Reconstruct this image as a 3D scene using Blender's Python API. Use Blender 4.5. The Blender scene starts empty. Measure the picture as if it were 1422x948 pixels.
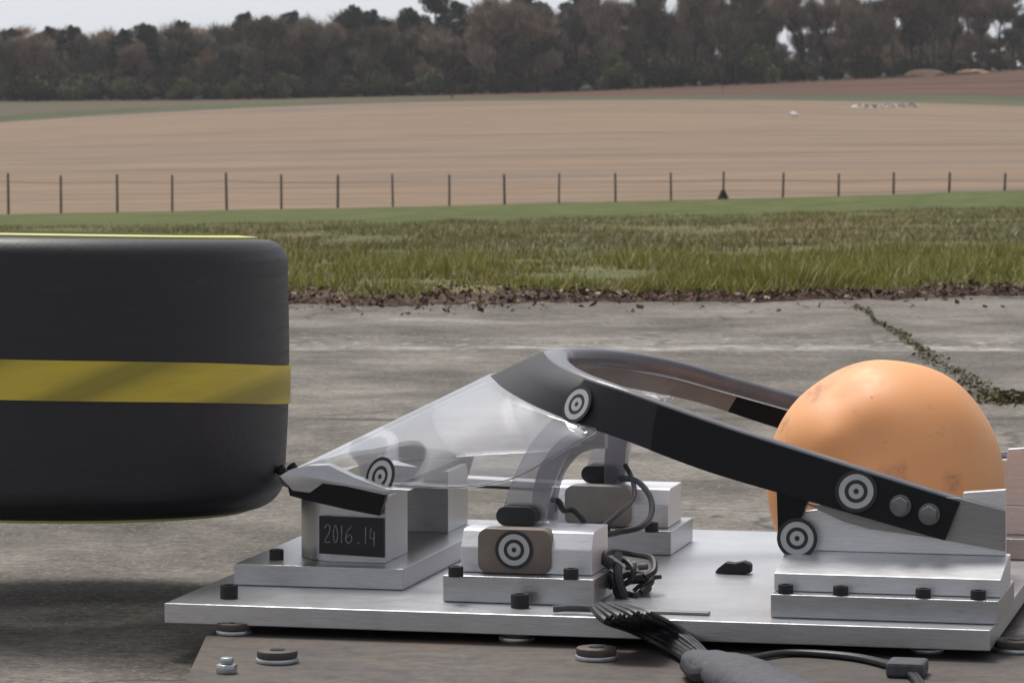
import bpy, bmesh, math, random
import numpy as np
from mathutils import Vector, Matrix, noise
HAZE = 0.00013
random.seed(7); rng = np.random.default_rng(7)
R = math.radians
scene = bpy.context.scene
COL = scene.collection

# ------------------------------------------------------------------ camera, sky, sun, exposure
F = 5300.0; PW, PH = 1422, 948; HZ = 100.0        # focal length in photo pixels, photo size, horizon row
ZC = 0.7425                                        # camera height
YAW = math.atan(1229 / F); PITCH = math.atan((PH / 2 - HZ) / F)
cd = bpy.data.cameras.new('camera'); cam = bpy.data.objects.new('camera', cd); COL.objects.link(cam)
cd.sensor_width = 36; cd.lens = 36 * F / PW; cd.clip_start = 0.1; cd.clip_end = 6000
cam.location = (0, 0, ZC); cam.rotation_euler = (math.pi / 2 - PITCH, 0, YAW)
cd.dof.use_dof = True; cd.dof.focus_distance = 4.85; cd.dof.aperture_fstop = 34
scene.camera = cam
w = bpy.data.worlds.new("World"); scene.world = w; w.use_nodes = True
nt = w.node_tree; bg = nt.nodes['Background']
sky = nt.nodes.new('ShaderNodeTexSky'); sky.sky_type = 'NISHITA'; sky.sun_disc = False
SUN_EL, SUN_AZ = R(62), R(322)
sky.sun_elevation = SUN_EL; sky.sun_rotation = SUN_AZ
sky.air_density = 1.0; sky.dust_density = 1.5; sky.ozone_density = 1.0
# overcast: look the sky up a little higher than the horizon, wash out its blue, add faint cloud variation
tc = nt.nodes.new('ShaderNodeTexCoord'); sp = nt.nodes.new('ShaderNodeSeparateXYZ'); cb_ = nt.nodes.new('ShaderNodeCombineXYZ')
ab = nt.nodes.new('ShaderNodeMath'); ab.operation = 'ABSOLUTE'; ad = nt.nodes.new('ShaderNodeMath'); ad.operation = 'ADD'; ad.inputs[1].default_value = 0.16
nt.links.new(tc.outputs['Generated'], sp.inputs[0]); nt.links.new(sp.outputs['Z'], ab.inputs[0]); nt.links.new(ab.outputs[0], ad.inputs[0])
nt.links.new(sp.outputs['X'], cb_.inputs['X']); nt.links.new(sp.outputs['Y'], cb_.inputs['Y']); nt.links.new(ad.outputs[0], cb_.inputs['Z'])
nt.links.new(cb_.outputs[0], sky.inputs['Vector'])
hs = nt.nodes.new('ShaderNodeHueSaturation'); hs.inputs['Saturation'].default_value = 0.22
nt.links.new(sky.outputs[0], hs.inputs['Color']); nt.links.new(hs.outputs[0], bg.inputs['Color'])
bg.inputs['Strength'].default_value = 0.10
sl = bpy.data.lights.new('sun', 'SUN'); sun = bpy.data.objects.new('sun', sl); COL.objects.link(sun)
sl.energy = 2.3; sl.angle = R(22); sl.color = (1.0, 0.965, 0.92)
sdir = Vector((math.sin(SUN_AZ) * math.cos(SUN_EL), math.cos(SUN_AZ) * math.cos(SUN_EL), math.sin(SUN_EL)))
sun.rotation_euler = sdir.to_track_quat('Z', 'Y').to_euler()
vs = scene.view_settings
vs.view_transform = 'Standard'; vs.look = 'None'; vs.gamma = 1; vs.use_curve_mapping = False; vs.exposure = 0.35

CM = Matrix.Rotation(YAW, 3, 'Z') @ Matrix.Rotation(math.pi / 2 - PITCH, 3, 'X')
def ray(px, py): return CM @ Vector(((px - PW / 2) / F, -(py - PH / 2) / F, -1))
def PY(px, py, Y):                                  # point of the photo's pixel on the plane y = Y
    d = ray(px, py); t = Y / d.y
    return Vector((d.x * t, Y, ZC + d.z * t))
def PZ(px, py, Z=0.0):                              # point of the photo's pixel on the plane z = Z
    d = ray(px, py); t = (Z - ZC) / d.z
    return Vector((d.x * t, d.y * t, Z))
CY, SY = math.cos(YAW), math.sin(YAW)
def W(a, b, z=0.0): return Vector((a * CY - b * SY, a * SY + b * CY, z))    # lateral a, distance b on the airfield

# ------------------------------------------------------------------ object helpers
def tag(o, label=None, cat=None, group=None, kind=None):
    if label: o['label'] = label
    if cat: o['category'] = cat
    if group: o['group'] = group
    if kind: o['kind'] = kind
    return o
def empty(name, loc, label, cat, group=None):
    o = bpy.data.objects.new(name, None); COL.objects.link(o); o.location = loc; o.empty_display_size = .05
    bpy.context.view_layer.update()
    return tag(o, label, cat, group)
def link(name, me, mat=None, parent=None, smooth=False):
    if mat is not None:
        for m in (mat if isinstance(mat, (list, tuple)) else [mat]): me.materials.append(m)
    if smooth:
        me.polygons.foreach_set('use_smooth', [True] * len(me.polygons))
        if smooth != 'all':
            try: me.set_sharp_from_angle(angle=R(smooth if smooth is not True else 35))
            except Exception: pass
    o = bpy.data.objects.new(name, me); COL.objects.link(o)
    if parent is not None:
        o.parent = parent
        # geometry is written in world coordinates: take the parent's location out of the mesh
        off = Vector((0, 0, 0)); p = parent
        while p is not None: off += p.location; p = p.parent
        me.transform(Matrix.Translation(-off))
    return o
def obj(name, bm, mat=None, parent=None, smooth=False):
    me = bpy.data.meshes.new(name); bmesh.ops.recalc_face_normals(bm, faces=bm.faces); bm.to_mesh(me); bm.free()
    return link(name, me, mat, parent, smooth)
def npmesh(name, V, Fc, mat, parent=None, smooth=False):
    V = np.asarray(V, dtype=np.float32); Fc = np.asarray(Fc, dtype=np.int32)
    me = bpy.data.meshes.new(name); k = Fc.shape[1]
    me.vertices.add(len(V)); me.vertices.foreach_set('co', V.ravel())
    me.loops.add(Fc.size); me.loops.foreach_set('vertex_index', Fc.ravel())
    me.polygons.add(len(Fc)); me.polygons.foreach_set('loop_start', np.arange(0, Fc.size, k, dtype=np.int32))
    me.update(calc_edges=True); me.validate()
    return link(name, me, mat, parent, smooth)
def NB(): return bmesh.new()
def prism(bm, pts, vec, bev=0.0):
    t = bmesh.new()
    vs_ = [t.verts.new(p) for p in pts]; f = t.faces.new(vs_)
    r = bmesh.ops.extrude_face_region(t, geom=[f])
    bmesh.ops.translate(t, vec=vec, verts=[v for v in r['geom'] if isinstance(v, bmesh.types.BMVert)])
    bmesh.ops.recalc_face_normals(t, faces=t.faces)
    if bev: bmesh.ops.bevel(t, geom=t.edges[:], offset=bev, segments=2, affect='EDGES', profile=.5, clamp_overlap=True)
    m = bpy.data.meshes.new('tmp'); t.to_mesh(m); t.free(); bm.from_mesh(m); bpy.data.meshes.remove(m)
def box(bm, a, b, bev=0.0):
    x0, x1 = sorted((a[0], b[0])); y0, y1 = sorted((a[1], b[1])); z0, z1 = sorted((a[2], b[2]))
    prism(bm, [(x0, y0, z0), (x1, y0, z0), (x1, y1, z0), (x0, y1, z0)], (0, 0, z1 - z0), bev)
def cyl(bm, c, axis, r, h, seg=20, r2=None, bev=0.0):
    c = Vector(c); q = Vector(axis).normalized().to_track_quat('Z', 'Y').to_matrix()
    t = bmesh.new(); bmesh.ops.create_cone(t, cap_ends=True, segments=seg, radius1=r, radius2=r if r2 is None else r2, depth=h)
    if bev: bmesh.ops.bevel(t, geom=[e for e in t.edges if len(e.link_faces) == 2 and e.calc_face_angle() > 1.0], offset=bev, segments=2, affect='EDGES', profile=.5)
    bmesh.ops.transform(t, matrix=Matrix.Translation(c + Vector(axis).normalized() * h / 2) @ q.to_4x4(), verts=t.verts)
    m = bpy.data.meshes.new('tmp'); t.to_mesh(m); t.free(); bm.from_mesh(m); bpy.data.meshes.remove(m)
def catmull(P, n=8):
    P = [Vector(p) for p in P]; out = []
    for i in range(len(P) - 1):
        p0 = P[max(i - 1, 0)]; p1 = P[i]; p2 = P[i + 1]; p3 = P[min(i + 2, len(P) - 1)]
        for k in range(n):
            t = k / n
            out.append(.5 * ((2 * p1) + (-p0 + p2) * t + (2 * p0 - 5 * p1 + 4 * p2 - p3) * t * t + (-p0 + 3 * p1 - 3 * p2 + p3) * t ** 3))
    out.append(P[-1]); return out
def tube(bm, pts, r, seg=10, n=8, flat=None):
    C = catmull(pts, n) if n > 1 else [Vector(p) for p in pts]; N = len(C)
    rr = r if callable(r) else (lambda u: r)
    rings = []; up = Vector((0, 0, 1)); 
    for i, p in enumerate(C):
        d = (C[min(i + 1, N - 1)] - C[max(i - 1, 0)]).normalized()
        if i == 0:
            s = d.cross(up); s = s.normalized() if s.length > 1e-3 else Vector((1, 0, 0))
        else:
            s = (s - d * s.dot(d)).normalized()
        u2 = s.cross(d)
        rad = rr(i / (N - 1)); f1, f2 = flat if flat else (1, 1)
        rings.append([bm.verts.new(p + s * math.cos(2 * math.pi * k / seg) * rad * f1 + u2 * math.sin(2 * math.pi * k / seg) * rad * f2) for k in range(seg)])
    for i in range(N - 1):
        for k in range(seg):
            bm.faces.new((rings[i][k], rings[i][(k + 1) % seg], rings[i + 1][(k + 1) % seg], rings[i + 1][k]))
    bm.faces.new(rings[0][::-1]); bm.faces.new(rings[-1])
def lathe(bm, prof, c, M=None, seg=96, closed=True, ang=(0, 2 * math.pi)):
    full = abs(ang[1] - ang[0] - 2 * math.pi) < 1e-6; n = seg if full else seg + 1
    g = []
    for i in range(n):
        a = ang[0] + (ang[1] - ang[0]) * i / seg
        ring = []
        for r, z in prof:
            v = Vector((r * math.cos(a), r * math.sin(a), z))
            if M is not None: v = M @ v
            ring.append(bm.verts.new(Vector(c) + v))
        g.append(ring)
    m = len(prof)
    for i in range(n if full else n - 1):
        A, B = g[i], g[(i + 1) % n]
        for k in range(m if closed else m - 1):
            bm.faces.new((A[k], B[k], B[(k + 1) % m], A[(k + 1) % m]))
    if closed and not full: bm.faces.new(g[0][::-1]); bm.faces.new(g[-1])

# ------------------------------------------------------------------ materials
def lin(r, g, b):
    f = lambda c: (c / 12.92 if c <= .04045 else ((c + .055) / 1.055) ** 2.4)
    return (f(r / 255), f(g / 255), f(b / 255), 1)
class Mat:
    def __init__(s, name):
        s.m = bpy.data.materials.new(name); s.m.use_nodes = True; s.t = s.m.node_tree
        s.b = s.t.nodes['Principled BSDF']; s.out = s.t.nodes['Material Output']; s._c = {}
    def n(s, ty, **kw):
        x = s.t.nodes.new(ty)
        for k, v in kw.items(): setattr(x, k, v)
        return x
    def l(s, a, b): s.t.links.new(a, b)
    def coord(s, scale=(1, 1, 1), rot=0.0, kind='Object'):
        tc = s.n('ShaderNodeTexCoord'); mp = s.n('ShaderNodeMapping'); s.l(tc.outputs[kind], mp.inputs[0])
        mp.inputs['Scale'].default_value = scale; mp.inputs['Rotation'].default_value = (0, 0, rot); return mp.outputs[0]
    def noise(s, co, scale, detail=6, rough=.6, dist=0.0):
        x = s.n('ShaderNodeTexNoise'); x.inputs['Scale'].default_value = scale; x.inputs['Detail'].default_value = detail
        x.inputs['Roughness'].default_value = rough; x.inputs['Distortion'].default_value = dist; s.l(co, x.inputs['Vector']); return x.outputs['Fac']
    def ramp(s, fac, stops, interp='LINEAR'):
        x = s.n('ShaderNodeValToRGB'); x.color_ramp.interpolation = interp; e = x.color_ramp.elements
        while len(e) < len(stops): e.new(.5)
        for q, (p, c) in zip(e, stops):
            q.position = p; q.color = c if not isinstance(c, (int, float)) else (c, c, c, 1)
        s.l(fac, x.inputs[0]); return x.outputs[0]
    def mix(s, fac, a, b, mode='MIX'):
        x = s.n('ShaderNodeMix', data_type='RGBA', blend_type=mode); 
        for v, i in ((fac, 0), (a, 6), (b, 7)):
            if isinstance(v, (int, float)): x.inputs[i].default_value = v
            elif isinstance(v, tuple): x.inputs[i].default_value = v
            else: s.l(v, x.inputs[i])
        return x.outputs[2]
    def math(s, op, a, b=None):
        x = s.n('ShaderNodeMath', operation=op)
        for v, i in ((a, 0), (b, 1)):
            if v is None: continue
            if isinstance(v, (int, float)): x.inputs[i].default_value = v
            else: s.l(v, x.inputs[i])
        return x.outputs[0]
    def bump(s, h, strength=.3, dist=.01):
        x = s.n('ShaderNodeBump'); x.inputs['Strength'].default_value = strength; x.inputs['Distance'].default_value = dist
        s.l(h, x.inputs['Height']); s.l(x.outputs[0], s.b.inputs['Normal'])
    def set(s, col=None, rough=None, metal=None, spec=None, coat=None, alpha=None):
        for v, k in ((col, 'Base Color'), (rough, 'Roughness'), (metal, 'Metallic'), (spec, 'Specular IOR Level'), (coat, 'Coat Weight'), (alpha, 'Alpha')):
            if v is None: continue
            if isinstance(v, (int, float, tuple)): s.b.inputs[k].default_value = v
            else: s.l(v, s.b.inputs[k])
        return s.m
def simple(name, col, rough=.5, metal=0.0, nscale=30, var=.15, bump=.0, spec=None, coat=None):
    m = Mat(name); co = m.coord(); n_ = m.noise(co, nscale, 5)
    c = tuple(col[:3]) + (1,)
    lo = tuple(x * (1 - var) for x in col[:3]) + (1,); hi = tuple(min(1, x * (1 + var)) for x in col[:3]) + (1,)
    m.set(m.ramp(n_, [(.3, lo), (.7, hi)]), m.ramp(n_, [(.3, max(0, rough - .06)), (.7, min(1, rough + .06))]), metal, spec, coat)
    if bump: m.bump(n_, bump, .002)
    return m.m
def aluminium(name, base=.66, metal=.88, rough=.42, brush=(3, 60, 60), tint=(1, 1, 1.03)):
    m = Mat(name); co = m.coord(brush); fine = m.noise(co, 14, 4, .7); co2 = m.coord(); big = m.noise(co2, 7, 5, .6)
    smud = m.noise(co2, 28, 6, .7)
    lo = tuple(base * .78 * t for t in tint) + (1,); hi = tuple(min(1, base * 1.1 * t) for t in tint) + (1,)
    c = m.mix(.25, m.ramp(fine, [(.3, lo), (.7, hi)]), m.ramp(big, [(.3, lo), (.65, hi)]))
    c = m.mix(m.ramp(smud, [(.62, 0.0), (.75, .35)]), c, tuple(base * .6 * t for t in tint) + (1,))
    m.set(c, m.ramp(m.mix(.6, smud, fine), [(.3, rough - .05), (.7, rough + .07)]), metal)
    m.bump(fine, .22, .0008)
    return m.m
M = {}
M['alu'] = aluminium('machined_aluminium', .56, .96, .30)
M['alu_plate'] = aluminium('aluminium_plate', .64, .94, .34, (2, 40, 40))
M['alu_bright'] = aluminium('skylit_aluminium', .85, .6, .36)  # lighter copy of the aluminium, with the white sky sheen painted into its colour
M['alu_dull'] = aluminium('dull_aluminium', .33, .7, .5, tint=(1.03, 1, .98))
M['black_steel'] = simple('black_oxide_steel', (.02, .018, .02), .45, .3)
M['hex_steel'] = simple('bolt_steel', (.20, .20, .20), .45, .6)
M['rubber'] = simple('black_rubber', (.017, .016, .02), .62, 0, 60, .3, .1)
M['cable'] = simple('black_cable', (.028, .028, .032), .45, 0, 80, .3)
M['sleeve'] = simple('woven_sleeve', (.085, .088, .10), .75, 0, 120, .35, .15)
M['brown'] = simple('bare_pad', (.22, .18, .15), .6, .25, 18, .18)
M['greypad'] = simple('grey_pad', (.30, .285, .265), .5, .4, 18, .15)
M['white'] = simple('target_white', (.50, .50, .50), .6, 0, 60, .05)
M['black'] = simple('target_black', (.03, .03, .035), .6, 0, 60, .1)
M['plaque'] = simple('plaque_black', (.012, .010, .014), .5, 0, 40, .3)
M['chalk'] = simple('chalk_writing', (.20, .20, .21), .9, 0, 160, .45)
M['soil_heap'] = simple('spoil_heap', (.42, .28, .19), .95, 0, 2, .25)
M['post'] = simple('weathered_post', (.085, .075, .075), .9, 0, 6, .3)
M['wire'] = simple('fence_wire', (.17, .15, .15), .7, .2)
M['white_paint'] = simple('white_strip', (.72, .70, .70), .6, 0, 9, .1)
M['screwzinc'] = simple('zinc_plated', (.55, .58, .6), .35, .85)

# band of the bow: woven carbon, satin at the front, glossy black at the sides
def carbon(name, col, rough, coat):
    m = Mat(name); co = m.coord(); n_ = m.noise(co, 9, 4); wv = m.n('ShaderNodeTexWave', wave_type='BANDS', bands_direction='DIAGONAL')
    wv.inputs['Scale'].default_value = 160; m.l(co, wv.inputs['Vector'])
    c = m.mix(.35, m.ramp(n_, [(.3, tuple(x * .8 for x in col) + (1,)), (.7, tuple(x * 1.25 for x in col) + (1,))]), m.ramp(wv.outputs['Fac'], [(0, tuple(x * .7 for x in col) + (1,)), (1, tuple(x * 1.3 for x in col) + (1,))]))
    m.set(c, m.ramp(n_, [(.3, rough), (.7, rough + .1)]), 0, .3, coat)
    m.b.inputs['Coat Roughness'].default_value = .12
    return m.m
M['carbon'] = carbon('satin_carbon', (.030, .029, .036), .5, .0)
M['carbon_gloss'] = carbon('gloss_carbon', (.004, .004, .006), .4, .0)
M['concrete_tone'] = simple('band_concrete_tone', (.25, .23, .215), .6)  # concrete showing through the front band, painted as an opaque inner colour
M['rim'] = simple('rim_moulding', (.13, .13, .15), .38, 0, 40, .12, coat=.3)

def clear(name, tint, haze, hazecol, rough=.03, ior=4.0):
    m = Mat(name); gl = m.n('ShaderNodeBsdfGlossy'); gl.inputs['Roughness'].default_value = rough; gl.inputs['Color'].default_value = (1, 1, 1, 1)
    tr = m.n('ShaderNodeBsdfTransparent'); tr.inputs['Color'].default_value = tint
    d1 = m.n('ShaderNodeBsdfDiffuse'); d1.inputs['Color'].default_value = hazecol; d2 = m.n('ShaderNodeBsdfTranslucent'); d2.inputs['Color'].default_value = hazecol
    df = m.n('ShaderNodeMixShader'); df.inputs[0].default_value = .5; m.l(d1.outputs[0], df.inputs[1]); m.l(d2.outputs[0], df.inputs[2])
    lw = m.n('ShaderNodeLayerWeight'); lw.inputs['Blend'].default_value = .5
    fr = m.math('MINIMUM', m.math('ADD', m.math('MULTIPLY', m.math('POWER', lw.outputs['Facing'], ior), .85), .035), 1.0)
    a = m.n('ShaderNodeMixShader'); b = m.n('ShaderNodeMixShader')
    n_ = m.noise(m.coord((1, 1, 1)), 6, 5); hz = m.ramp(n_, [(.3, haze * .85), (.7, min(1, haze * 1.15))])
    m.l(hz, a.inputs[0]); m.l(tr.outputs[0], a.inputs[1]); m.l(df.outputs[0], a.inputs[2])
    m.l(fr, b.inputs[0]); m.l(a.outputs[0], b.inputs[1]); m.l(gl.outputs[0], b.inputs[2])
    m.l(b.outputs[0], m.out.inputs['Surface']); return m.m
M['clear'] = clear('clear_polycarbonate', (.95, .955, .97, 1), .10, (.88, .88, .92, 1), .05, 3.2)
M['frost'] = clear('frosted_polycarbonate', (.86, .86, .89, 1), .24, (.62, .61, .64, 1), .25)
M['smoke'] = clear('smoked_polycarbonate', (.66, .66, .70, 1), .36, (.27, .26, .29, 1), .2)

def mat_ball():
    m = Mat('orange_skin'); co = m.coord(); big = m.noise(co, 6, 4); sm = m.noise(co, 55, 5); dirt = m.noise(co, 11, 6, .7, .6)
    c = m.ramp(big, [(.3, (.98, .42, .17, 1)), (.7, (1.0, .50, .23, 1))])
    c = m.mix(m.ramp(dirt, [(.57, 0.0), (.72, .65)]), c, (.42, .17, .12, 1))
    c = m.mix(m.ramp(sm, [(.68, 0.0), (.74, .5)]), c, (.5, .2, .12, 1))
    for cx_, cy_, cz_, rr_ in ((-.095, -.055, .262, .040), (-.045, -.03, .292, .030), (-.128, -.06, .205, .022), (.04, -.14, .125, .03), (.10, -.115, .14, .022)):
        vd = m.n('ShaderNodeVectorMath', operation='DISTANCE'); m.l(co, vd.inputs[0]); vd.inputs[1].default_value = (cx_, cy_, cz_)
        k = m.math('MULTIPLY', m.ramp(m.math('DIVIDE', vd.outputs['Value'], rr_), [(.2, 1.0), (1.0, 0.0)]), m.ramp(m.noise(m.coord((1, 1, 2.5)), 26, 6, .75, .6), [(.42, 0.0), (.6, .62)]))
        c = m.mix(k, c, (.30, .15, .14, 1))
    m.set(c, m.ramp(sm, [(.3, .42), (.7, .58)]), 0, .4); m.b.inputs['Subsurface Weight'].default_value = .15
    m.b.inputs['Subsurface Radius'].default_value = (.02, .008, .004); m.bump(sm, .06, .002); return m.m
M['ball'] = mat_ball()
def mat_tyre():
    m = Mat('tyre_rubber'); co = m.coord((1, 1, 30)); n_ = m.noise(co, 3, 5); g = m.noise(m.coord(), 120, 4)
    dust = m.noise(m.coord((2, 2, 6)), 7, 8, .75, .5); scr_ = m.ramp(dust, [(.60, 0.0), (.78, .35)])
    m.set(m.mix(scr_, m.ramp(n_, [(.3, (.010, .009, .012, 1)), (.7, (.022, .020, .026, 1))]), (.10, .095, .09, 1)), m.ramp(n_, [(.3, .42), (.7, .6)]), 0, .6); m.bump(g, .25, .002); return m.m
M['tyre'] = mat_tyre()
def mat_tape():
    m = Mat('hazard_tape'); tc = m.n('ShaderNodeTexCoord'); sp = m.n('ShaderNodeSeparateXYZ'); m.l(tc.outputs['Object'], sp.inputs[0])
    v = m.math('ADD', m.math('MULTIPLY', sp.outputs['X'], 1.0), m.math('MULTIPLY', sp.outputs['Z'], -2.2))
    v = m.math('FRACT', m.math('MULTIPLY', v, 4.6)); n_ = m.noise(m.coord((1, 1, 8)), 12, 4)
    c = m.ramp(v, [(.0, (.60, .46, .055, 1)), (.2, (.72, .55, .06, 1)), (.48, (.70, .53, .06, 1)), (.66, (.38, .30, .045, 1)), (.84, (.36, .285, .045, 1)), (1, (.60, .46, .055, 1))])
    m.set(m.mix(m.ramp(n_, [(.4, 0.0), (.8, .3)]), c, (.35, .28, .06, 1)), .5); return m.m
M['tape'] = mat_tape()
M['yellow'] = simple('yellow_sidewall_print', (.62, .60, .22), .6, 0, 20, .1)
def mat_bed():
    m = Mat('rusty_steel'); co = m.coord(); a = m.noise(m.coord((1, 3, 1)), 5, 8, .65, .4); b = m.noise(co, 40, 6, .7)
    c = m.ramp(a, [(.30, (.065, .058, .056, 1)), (.5, (.105, .090, .078, 1)), (.66, (.135, .100, .078, 1)), (.80, (.20, .11, .065, 1))])
    c = m.mix(m.ramp(b, [(.45, 0.0), (.7, .5)]), c, (.06, .055, .055, 1))
    m.set(c, m.ramp(b, [(.3, .5), (.7, .8)]), .25); m.bump(b, .3, .003); return m.m
M['bed'] = mat_bed()
def mat_concrete():
    m = Mat('weathered_concrete'); rot = -YAW
    co = m.coord(); big = m.noise(co, .8, 9, .66, .5); mid = m.noise(co, 3.2, 8, .68); fine = m.noise(co, 45, 8, .75)
    st = m.noise(m.coord((.8, 3, 1), rot), 1.1, 7, .6); sp_ = m.noise(co, 24, 3, .5)
    c = m.ramp(big, [(.33, (.130, .116, .100, 1)), (.5, (.210, .190, .166, 1)), (.64, (.29, .268, .240, 1))])
    c = m.mix(.75, c, m.ramp(mid, [(.36, (.45, .43, .41, 1)), (.64, (1.35, 1.35, 1.35, 1))]), 'MULTIPLY')
    c = m.mix(.15, c, m.ramp(st, [(.3, (.7, .68, .66, 1)), (.7, (1.25, 1.25, 1.27, 1))]), 'MULTIPLY')
    c = m.mix(.8, c, m.ramp(fine, [(.36, (.5, .49, .47, 1)), (.64, (1.35, 1.35, 1.35, 1))]), 'MULTIPLY')
    # chalky efflorescence along the transverse joint
    tc = m.n('ShaderNodeTexCoord'); mp = m.n('ShaderNodeMapping', vector_type='POINT'); mp.inputs['Rotation'].default_value = (0, 0, rot - R(.2)); m.l(tc.outputs['Object'], mp.inputs[0])
    s = m.n('ShaderNodeSeparateXYZ'); m.l(mp.outputs[0], s.inputs[0]); b_ = s.outputs['Y']
    def line(pos, wd, nz, wob=.25):
        d = m.math('ABSOLUTE', m.math('SUBTRACT', m.math('ADD', b_, m.math('MULTIPLY', mid, wob)), pos + wob / 2))
        k = m.math('SUBTRACT', 1.0, m.math('DIVIDE', d, wd)); k = m.math('MAXIMUM', k, 0.0)
        return m.math('MULTIPLY', k, nz)
    nz = m.math('MULTIPLY', m.ramp(m.noise(co, 7, 6, .8), [(.44, 0.0), (.60, 1.0)]), m.ramp(m.noise(co, 1.1, 3, .6), [(.40, .15), (.6, 1.0)]))
    c = m.mix(line(10.27, .13, nz, .45), c, (.60, .58, .56, 1)); c = m.mix(line(10.45, .55, m.ramp(sp_, [(.60, 0.0), (.66, .8)])), c, (.55, .53, .50, 1))
    c = m.mix(line(10.12, .03, m.ramp(mid, [(.4, 0.0), (.6, .8)]), .2), c, (.06, .055, .05, 1))
    c = m.mix(line(8.16, .05, m.ramp(mid, [(.35, .2), (.55, .95)]), .16), c, (.045, .045, .035, 1))
    c = m.mix(line(12.2, .5, m.ramp(mid, [(.45, 0.0), (.7, .7)]), .5), c, (.13, .105, .085, 1))
    c = m.mix(m.ramp(m.noise(co, 13, 2, .5), [(.70, 0.0), (.75, .7)]), c, (.06, .055, .05, 1))
    ag = m.noise(co, 110, 2, .5); c = m.mix(m.ramp(ag, [(.60, 0.0), (.68, .55)]), c, (.42, .40, .37, 1)); c = m.mix(m.ramp(m.noise(co, 75, 2, .5), [(.64, 0.0), (.70, .6)]), c, (.07, .062, .055, 1))
    pt = m.noise(co, 2.1, 3, .55, .8); c = m.mix(m.ramp(pt, [(.54, 0.0), (.66, .42)]), c, (.115, .100, .084, 1))
    vo = m.n('ShaderNodeTexVoronoi', feature='DISTANCE_TO_EDGE'); vo.inputs['Scale'].default_value = .55; mpv = m.n('ShaderNodeVectorMath', operation='ADD'); tn = m.n('ShaderNodeTexNoise'); tn.inputs['Scale'].default_value = 2.5; tn.inputs['Detail'].default_value = 6
    m.l(co, tn.inputs['Vector']); sc_ = m.n('ShaderNodeVectorMath', operation='SCALE'); sc_.inputs['Scale'].default_value = .5; m.l(tn.outputs['Color'], sc_.inputs[0]); m.l(co, mpv.inputs[0]); m.l(sc_.outputs[0], mpv.inputs[1]); m.l(mpv.outputs[0], vo.inputs['Vector'])
    c = m.mix(m.ramp(vo.outputs['Distance'], [(.0, .75), (.007, 0.0)]), c, (.06, .055, .045, 1))
    m.set(c, .9, 0, .3); m.bump(fine, .7, .008); return m.m
M['concrete'] = mat_concrete()
def ground_mat(name, stops, sx, sy, scale, fine=None, finemul=(.6, 1.4)):
    m = Mat(name); a = m.noise(m.coord((sx, sy, 1), -YAW), scale, 8, .65, .3); b = m.noise(m.coord((sx, sy, 1), -YAW), fine or scale * 9, 6, .75)
    c = m.mix(.8, m.ramp(a, stops), m.ramp(b, [(.3, (finemul[0],) * 3 + (1,)), (.7, (finemul[1],) * 3 + (1,))]), 'MULTIPLY')
    m.set(c, .95, 0, .15); return m
g = ground_mat('verge_grass_ground', [(.3, (.065, .075, .028, 1)), (.5, (.12, .125, .048, 1)), (.60, (.20, .165, .085, 1)), (.75, (.28, .21, .135, 1))], .5, .16, 1.2, 12, (.5, 1.5))
tcx = g.n('ShaderNodeSeparateXYZ'); g.l(g.coord((1, 1, 1), -YAW), tcx.inputs[0]); prev = g.b.inputs['Base Color'].links[0].from_socket
far = g.ramp(g.math('MULTIPLY', tcx.outputs['Y'], .01), [(.30, 0.0), (.46, 1.0)])
fn = g.noise(g.coord((.9, .10, 1), -YAW), 2.2, 8, .8)
g.set(g.mix(far, prev, g.ramp(fn, [(.3, (.050, .078, .018, 1)), (.46, (.078, .100, .026, 1)), (.56, (.12, .128, .040, 1)), (.68, (.18, .15, .075, 1))])))
M['verge'] = g.m
g = ground_mat('pale_stubble', [(.25, (.155, .115, .085, 1)), (.42, (.225, .165, .115, 1)), (.52, (.28, .195, .132, 1)), (.60, (.18, .147, .122, 1)), (.8, (.25, .195, .150, 1))], .04, .30, .35, 1.6, (.68, 1.32))
M['stubble'] = g.m
g = ground_mat('rough_green_margin', [(.3, (.05, .065, .03, 1)), (.55, (.09, .10, .055, 1)), (.75, (.22, .18, .13, 1))], .05, .3, .5, 3); M['margin'] = g.m
g = ground_mat('red_ploughed_soil', [(.3, (.075, .040, .028, 1)), (.55, (.12, .066, .045, 1)), (.75, (.19, .12, .080, 1))], .03, .25, .4, 2); M['redsoil'] = g.m
tcx = g.n('ShaderNodeSeparateXYZ'); g.l(g.coord((1, 1, 1), -YAW), tcx.inputs[0]); prev = g.b.inputs['Base Color'].links[0].from_socket
g.set(g.mix(g.ramp(g.math('ADD', g.math('MULTIPLY', tcx.outputs['X'], .02), .75), [(0.2, 1.0), (.8, 0.0)]), prev, (.115, .095, .062, 1)))
g = ground_mat('woodland_floor', [(.3, (.028, .024, .02, 1)), (.7, (.05, .042, .034, 1))], .1, .1, .5, 2); M['woodfloor'] = g.m
def island(name, stops, rough=.8, big=0.0):
    m = Mat(name); ge = m.n('ShaderNodeNewGeometry'); c = m.ramp(ge.outputs['Random Per Island'], stops)
    if big:      # whole trees differ in tone and hue
        c = m.mix(.9, c, m.ramp(m.noise(m.coord((1, .5, .7)), big, 2, .5, .3), [(.34, (.40, .43, .40, 1)), (.46, (.9, .78, .72, 1)), (.55, (1.05, 1.05, .95, 1)), (.66, (1.5, 1.3, 1.2, 1))]), 'MULTIPLY')
    m.set(c, rough, 0, .2)
    return m.m
M['blade_green'] = island('grass_blades_green', [(0, (.16, .19, .04, 1)), (.4, (.27, .30, .065, 1)), (.72, (.38, .36, .10, 1)), (.82, (.52, .43, .21, 1)), (1, (.66, .54, .34, 1))])
M['blade_straw'] = island('grass_blades_straw', [(0, (.14, .165, .05, 1)), (.35, (.24, .235, .085, 1)), (.6, (.38, .31, .16, 1)), (.85, (.50, .40, .27, 1)), (1, (.7, .63, .52, 1))])
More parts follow.
